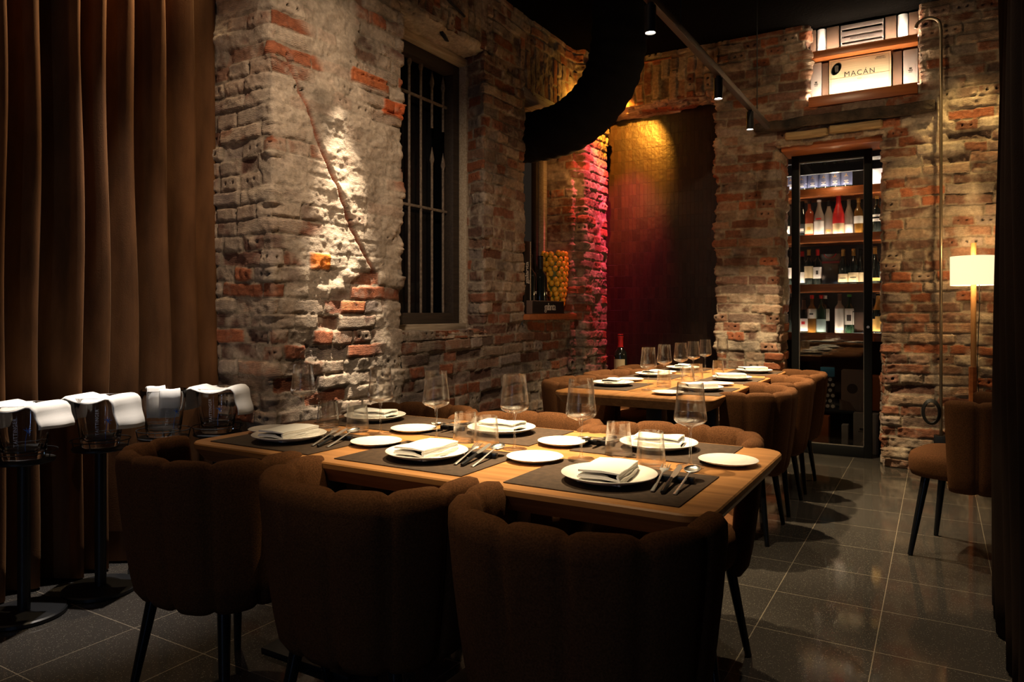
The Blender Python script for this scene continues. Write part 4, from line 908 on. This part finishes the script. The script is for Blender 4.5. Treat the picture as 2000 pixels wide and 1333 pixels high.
# back table
for i, y in enumerate((3.82, 4.50, 5.12)):
    pn = ('nearest', 'middle', 'farthest')[i]
    for sx, xc, xn in (('wall', -1.592, 'wall side'), ('aisle', -1.10, 'aisle side')):
        wh = 'on the %s of the back table, %s place' % (xn, pn)
        mk_ = placemat(xc-.165, xc+.165, y-.215, y+.215, 'dark leather placemat '+wh, 'placemats on the back table')
        plate(xc-(.0 if sx == 'wall' else -.01), y, Z1, 'white dinner plate '+wh, 'dinner plates on the back table')
        napkin(1 if sx == 'wall' else 0, xc, y, Z1+.0085, (PI/2+.1 if i != 1 else PI/2-.2)-(0 if sx == 'wall' else .9), 'white folded napkin on plate '+wh, 'napkins on the back table')
for x, y, wh in ((-1.19, 3.575, 'at the near end of the back table'), (-1.62, 4.16, 'on the wall side of the back table, nearer one'), (-1.62, 4.80, 'on the wall side of the back table, farther one'), (-1.08, 4.16, 'between the aisle side places of the back table')):
    bread(x, y, Z0, 'small white bread plate '+wh, 'bread plates on the back table')
for i, (x, y) in enumerate(((-1.345, 3.72), (-1.385, 4.10), (-1.37, 4.365), (-1.37, 4.63), (-1.39, 4.98), (-1.35, 5.29))):
    wineglass(x, y, Z0, 'empty wine glass on the back table, %s in the row from the near end' % ('first', 'second', 'third', 'fourth', 'fifth', 'sixth')[i], 'wine glasses on the back table')
for i, (x, y) in enumerate(((-1.32, 3.90), (-1.28, 4.22), (-1.30, 4.47), (-1.27, 4.86))):
    tumbler(x, y, Z0, 'empty tumbler on the back table, %s from the near end' % ('first', 'second', 'third', 'fourth')[i], 'tumblers on the back table')

# ------------------------------------------------------------------ champagne coolers on stands
def cooler_ring(rx, ry, z, n=64):
    r = []
    for i in range(n):
        t = 2*PI*i/n; k = 1+.022*math.cos(8*t)
        r.append((rx*k*sgnp(math.cos(t), .86), ry*k*sgnp(math.sin(t), .86), z))
    return r
SX = -3.03; ZS = .605
stand0 = None; cool0 = None
cl = [(1.432, 'nearest the viewer at the left edge'), (1.727, 'second from the left'), (2.02, 'third from the left'), (2.215, 'beside the brick pier')]
SXs = [-3.03, -3.03, -3.04, -2.92]
for i, (y, wh) in enumerate(cl):
    lb = 'slim black pedestal stand under the glass cooler '+wh
    if stand0 is None:
        stand0 = empty('cooler_stand', (SXs[i], y, 0), label=lb, cat='stand', group='black cooler stands')
        mk('base_disc', lathe([(.001, 0), (.141, 0), (.145, .004), (.145, .016), (.139, .021), (.02, .024), (.001, .024)], 48, caps=(0, 0)), M_blacksatin, stand0)
        mk('pole', tube([(0, 0, .02), (0, 0, ZS-.01)], .022, 20), M_blacksatin, stand0)
        mk('tray', lathe([(.001, ZS-.012), (.103, ZS-.012), (.107, ZS-.008), (.107, ZS-.002), (.103, ZS), (.001, ZS)], 44, caps=(0, 0)), M_blacksatin, stand0)
        rp = [(.112*math.cos(2*PI*k/40), .112*math.sin(2*PI*k/40), ZS+.030) for k in range(41)]
        rg = mk('gallery_ring', [tube(rp, .0022, 6, (0, 0))] + [tube([(.105*math.cos(a), .105*math.sin(a), ZS-.004), (.112*math.cos(a), .112*math.sin(a), ZS+.03)], .0022, 6) for a in (.4, 1.97, 3.54, 5.11)], M_blacksatin, stand0)
    else:
        q = dup(stand0, (SXs[i], y, 0), .3*i, label=lb, group='black cooler stands')
        if i == 3:
            for ch in q.children:
                if ch.name.startswith('base_disc'): ch.scale = (.6, .6, 1)
    lb = 'lobed clear glass champagne cooler '+wh
    if cool0 is None:
        cool0 = empty('champagne_cooler', (SXs[i], y, ZS+.001), -.62, label=lb, cat='cooler', group='glass champagne coolers')
        out = [(.060, 0), (.066, .003), (.068, .012), (.070, .03), (.078, .10), (.087, .165), (.0915, .208), (.0905, .211), (.088, .209), (.083, .165), (.073, .10), (.063, .042), (.055, .030), (.001, .026)]
        mk('glass_body', rings([cooler_ring(r, r*1.06, z) for r, z in out]), M_crystal, cool0, sharp=70)
        # lettering running up the side that faces the room
        text('lettering', 'TAITTINGER', .0175, M_etch, cool0, T(.0845, -.012, .112) @ R(.13, 'Y') @ R(PI/2, 'Z') @ R(PI/2, 'X') @ R(PI/2, 'Z'), xs=1.15, label='white vertical lettering')
        fl = [tube(spline([(.0735, .018, .040), (.080, .019, .075), (.085, .026, .115)], 4), .0009, 6)]
        for a in (-.9, -.2, .5, 1.3, 2.4): fl.append(tube([(.085, .026, .115), (.0865+.002, .026+.016*math.sin(a), .115+.016*math.cos(a))], [.0022, .0006], 6))
        mk('flower_motif', fl, M_blue, cool0, label='blue flower motif')
    else: dup(cool0, (SXs[i], y, ZS+.001), -.62+(0, .1, .35, -.25)[i], label=lb, group='glass champagne coolers')
def drape(cx, cy, z, ang, w_, hl, hr, label):
    prof = []
    rim = .097
    for k in range(8): prof.append((-rim-.036+.022*k/8+.006*math.sin(k*.7)*(1-k/7), z-hl+hl*k/8))
    prof += [(-rim-.012, z-.006), (-rim-.002, z+.004), (-rim+.012, z+.0055)]
    for k in range(1, 10): u = -rim+.012+(2*rim-.024)*k/10; prof.append((u, z+.0055-.020*math.sin(PI*k/10)))
    prof += [(rim-.012, z+.0055), (rim+.002, z+.004), (rim+.012, z-.006)]
    for k in range(7, -1, -1): prof.append((rim+.040-.026*k/8+.006*math.sin(k*.9)*(1-k/7), z-hr+hr*k/8))
    rs = []
    for u, zz in prof:
        r = []
        for j in range(17):
            v = -w_/2+w_*j/16; over = max(0, abs(v)-.075)
            hang = (z-zz)/max(hr, hl) if zz < z-.01 else 0
            r.append((u+hang*.007*math.sin(v*26+u*9)*(1 if u > 0 else -1), v*(1-.06*hang), zz-over*.35*(1-hang)+.002*math.sin(v*24+u*20)*(abs(u) < rim)-(.010*math.sin((v+.08)*9)*hang)))
        rs.append(r)
    o = mk('napkin', rings(rs, closed=False), M_linen, None, (cx, cy, 0), ang, sharp=180, label=label, cat='napkin', group='napkins on the coolers')
    m = o.modifiers.new('cloth', 'SOLIDIFY'); m.thickness = .0035; m.offset = 1
ZR = ZS+.212
drape(SXs[0], cl[0][0], ZR, .46, .20, .10, .085, 'white napkin draped across the cooler nearest the viewer')
drape(SXs[1], cl[1][0], ZR, .46, .20, .10, .125, 'white napkin draped across the second cooler from the left')
drape(SXs[3], cl[3][0], ZR, .52, .19, .10, .12, 'white napkin draped across the cooler beside the brick pier')
# third cooler: squared napkin hooked over the front rim
def hooked(cx, cy, label):
    e = empty('napkin', (cx, cy, 0), -.45, label=label, cat='napkin', group='napkins on the coolers')
    def panel(pts, v0, v1):
        rs = [[(x, v0+(v1-v0)*j/6, z+.002*math.sin(j*1.3)) for j in range(7)] for x, z in pts]
        return rings(rs, closed=False)
    g1 = panel([(.062, ZR-.12), (.074, ZR-.06), (.080, ZR-.005), (.089, ZR+.010), (.102, ZR+.004), (.104, ZR-.03), (.102, ZR-.075)], -.03, .055)
    g2 = panel([(.050, ZR-.12), (.055, ZR-.05), (.060, ZR+.012), (.045, ZR+.022), (.0, ZR+.012)], -.075, .0)
    for nm, g in (('front_fold', g1), ('rear_fold', g2)):
        o = mk(nm, g, M_linen, e, sharp=180); m = o.modifiers.new('cloth', 'SOLIDIFY'); m.thickness = .007
hooked(SXs[2], cl[2][0], 'white napkin folded and hooked inside the third cooler from the left')

# ------------------------------------------------------------------ niche: lemon vase, boxed bottles
vx, vy, vz = -2.87, 5.575, 1.156
vase = empty('lemon_vase', (vx, vy, vz), label='tall ceramic vase covered in yellow lemons on the wall ledge', cat='vase')
mk('vase_body', lathe([(.001, 0), (.052, 0), (.062, .02), (.09, .20), (.104, .40), (.10, .50), (.09, .52), (.08, .515), (.09, .40), (.001, .38)], 32, caps=(0, 0)), M_leaf, vase)
lem = []
rnd = random.Random(3)
def ell(c, r, M=None):
    n, m = 12, 7; rs = []
    for i in range(m+1):
        t = PI*i/m; rs.append([(r[0]*math.sin(t)*math.cos(2*PI*j/n), r[1]*math.sin(t)*math.sin(2*PI*j/n), r[2]*sgnp(math.cos(t), .85)*1.0) for j in range(n)])
    g = rings(rs); return xf(g, T(*c) @ (M or Matrix.Identity(4)))
for k in range(12):
    z = .035+k*.0435; r = np.interp(z, [0, .2, .4, .52], [.056, .092, .106, .098]); n = max(7, int(2*PI*r/.050))
    for j in range(n):
        a = 2*PI*(j+.5*(k % 2))/n + rnd.uniform(-.11, .11)
        lem.append(ell((r*math.cos(a), r*math.sin(a), z+rnd.uniform(-.009, .009)), (.023, .0235, .027), R(a) @ R(rnd.uniform(-.5, .5), 'X') @ R(rnd.uniform(-.3, .3), 'Y')))
mk('lemon_relief', lem, M_lemon, vase, sharp=180, label='glazed yellow lemons')
GX = -2.72
gbx = empty('display_box', (GX+.02, 5.145, 1.156), label='black framed display box lettered galanta lying under two bottles', cat='box')
mk('box_body', box(-.06, .0, -.275, .275, 0, .105, .003), M_cardd, gbx)
mk('black_front', box(0, .003, -.268, .268, .007, .098), M_blacksatin, gbx)
text('lettering', 'galanta', .085, L_white, gbx, T(.0042, .02, .055) @ R(PI/2, 'Z') @ R(PI/2, 'X'), xs=.85)
gb2 = empty('upright_box', (GX-.03, 4.885, 1.157), label='black upright box with vertical galanta lettering, left of the bottles', cat='box')
mk('box_body', box(-.11, .0, -.05, .045, 0, .565, .003), M_blacksatin, gb2)
mk('pale_edge', box(-.002, .0035, .045, .053, 0, .565), M_oldwood, gb2)
text('lettering', 'galanta', .075, L_white, gb2, T(.0012, -.008, .32) @ R(PI/2, 'Z') @ R(PI/2, 'X') @ R(PI/2, 'Z'), xs=.85)
bottle('wine_bottle', 'bordeaux', (GX-.085, 5.02, 1.157), G_dark, (.015, .06, L_black, .9), .07, M_black, 'dark bottle in the left niche, next to the upright box', group='bottles in the wall niche', sc=1.5, lab2=(.105, .118, L_white, .2), rz=PI/2)
bottle('wine_bottle', 'bordeaux', (GX-.085, 5.20, 1.157), G_dark, (.015, .06, L_black, .9), .07, M_black, 'dark bottle in the left niche, against the lemon vase', group='bottles in the wall niche', sc=1.5, lab2=(.105, .118, L_white, .2), rz=PI/2)

# red capped bottle on a low cabinet by the tiles
mk('low_cabinet', [box(-.2, .2, -.17, .17, 0, .50, .005)], M_darkwood, None, (-2.36, 6.08, 0), label='low dark cabinet in front of the tiled doorway', cat='cabinet')
bottle('wine_bottle', 'bordeaux', (-2.42, 5.98, .501), G_dark, (.05, .17, L_cream, 1.1), .075, M_red, 'large wine bottle with red wax top in front of the dark tiles', group=None, sc=1.50)

# ------------------------------------------------------------------ floor lamp, conduit
lx, ly = .20, 5.75
lp = empty('floor_lamp', (lx, ly, 0), label='wooden floor lamp with a glowing cream drum shade by the brick wall', cat='floor lamp')
mk('base', [cbox((0, 0, .015), (.30, .05, .03), .004), cbox((0, 0, .016), (.05, .30, .032), .004)], M_lampwood, lp)
mk('lower_post', tube([(0, 0, .03), (0, 0, .80)], .024, 8), M_shelf, lp)
mk('pole', tube([(.004, 0, .78), (.004, 0, 1.635)], .0165, 16), M_lampwood, lp)
mk('lamp_shade', [lathe([(.132, 1.35), (.132, 1.545)], 48, caps=(0, 0)), lathe([(.1295, 1.545), (.1295, 1.35)], 48, caps=(0, 0)), lathe([(.132, 1.545), (.1295, 1.545)], 48, caps=(0, 0)), lathe([(.132, 1.35), (.1295, 1.35)], 48, caps=(0, 0))], M_shade, lp, sharp=180)
mk('cord', tube(spline([(.035, -.02, 1.36), (.036, -.025, 1.2), (.03, -.022, 1.0), (.024, -.02, .8), (.03, -.02, .62), (.0, .02, .58)], 6), .0028, 6), M_black, lp)
pl = light('lamp_bulb_light', 'POINT', (lx, ly-.06, 1.46), 9, (1, .70, .36), rad=.035)
pl2 = light('lamp_bulb_light', 'POINT', (lx, ly+.07, 1.62), 7, (1, .66, .30), rad=.03)
cx0 = .017
mk('conduit', tube(spline([(cx0, 6.05, .28), (cx0, 6.05, 1.6), (cx0, 6.05, 3.05), (cx0, 6.05, 3.20), (cx0-.02, 6.05, 3.28), (cx0-.08, 6.05, 3.31), (cx0-.14, 6.05, 3.29), (cx0-.16, 6.05, 3.25)], 8), .0105, 12), pm('galvanised', (.22, .17, .11), .35, .8), None, label='thin metal conduit running up the brick wall left of the lamp', cat='conduit')
sk = empty('wall_socket', (cx0, 6.06, .17), label='black socket box at the foot of the conduit', cat='socket')
mk('socket_box', box(-.045, .045, -.04, .03, 0, .11, .005), M_blacksatin, sk)
mk('socket_face', xf(lathe([(.024, 0), (.024, .003), (.001, .003)], 20), T(0, -.04, .05) @ R(PI/2, 'X')), M_black, sk)
coil = []
for k in range(4):
    coil.append(tube([(.0 + (.055+.006*k)*math.cos(2*PI*q/30)*.8, .008*k, (.075+.005*k)*math.sin(2*PI*q/30)) for q in range(31)], .005, 6, (0, 0)))
mk('cable_coil', coil, M_black, None, (cx0-.06, 5.99, .45), label='coil of black cable hanging on the conduit', cat='cable')
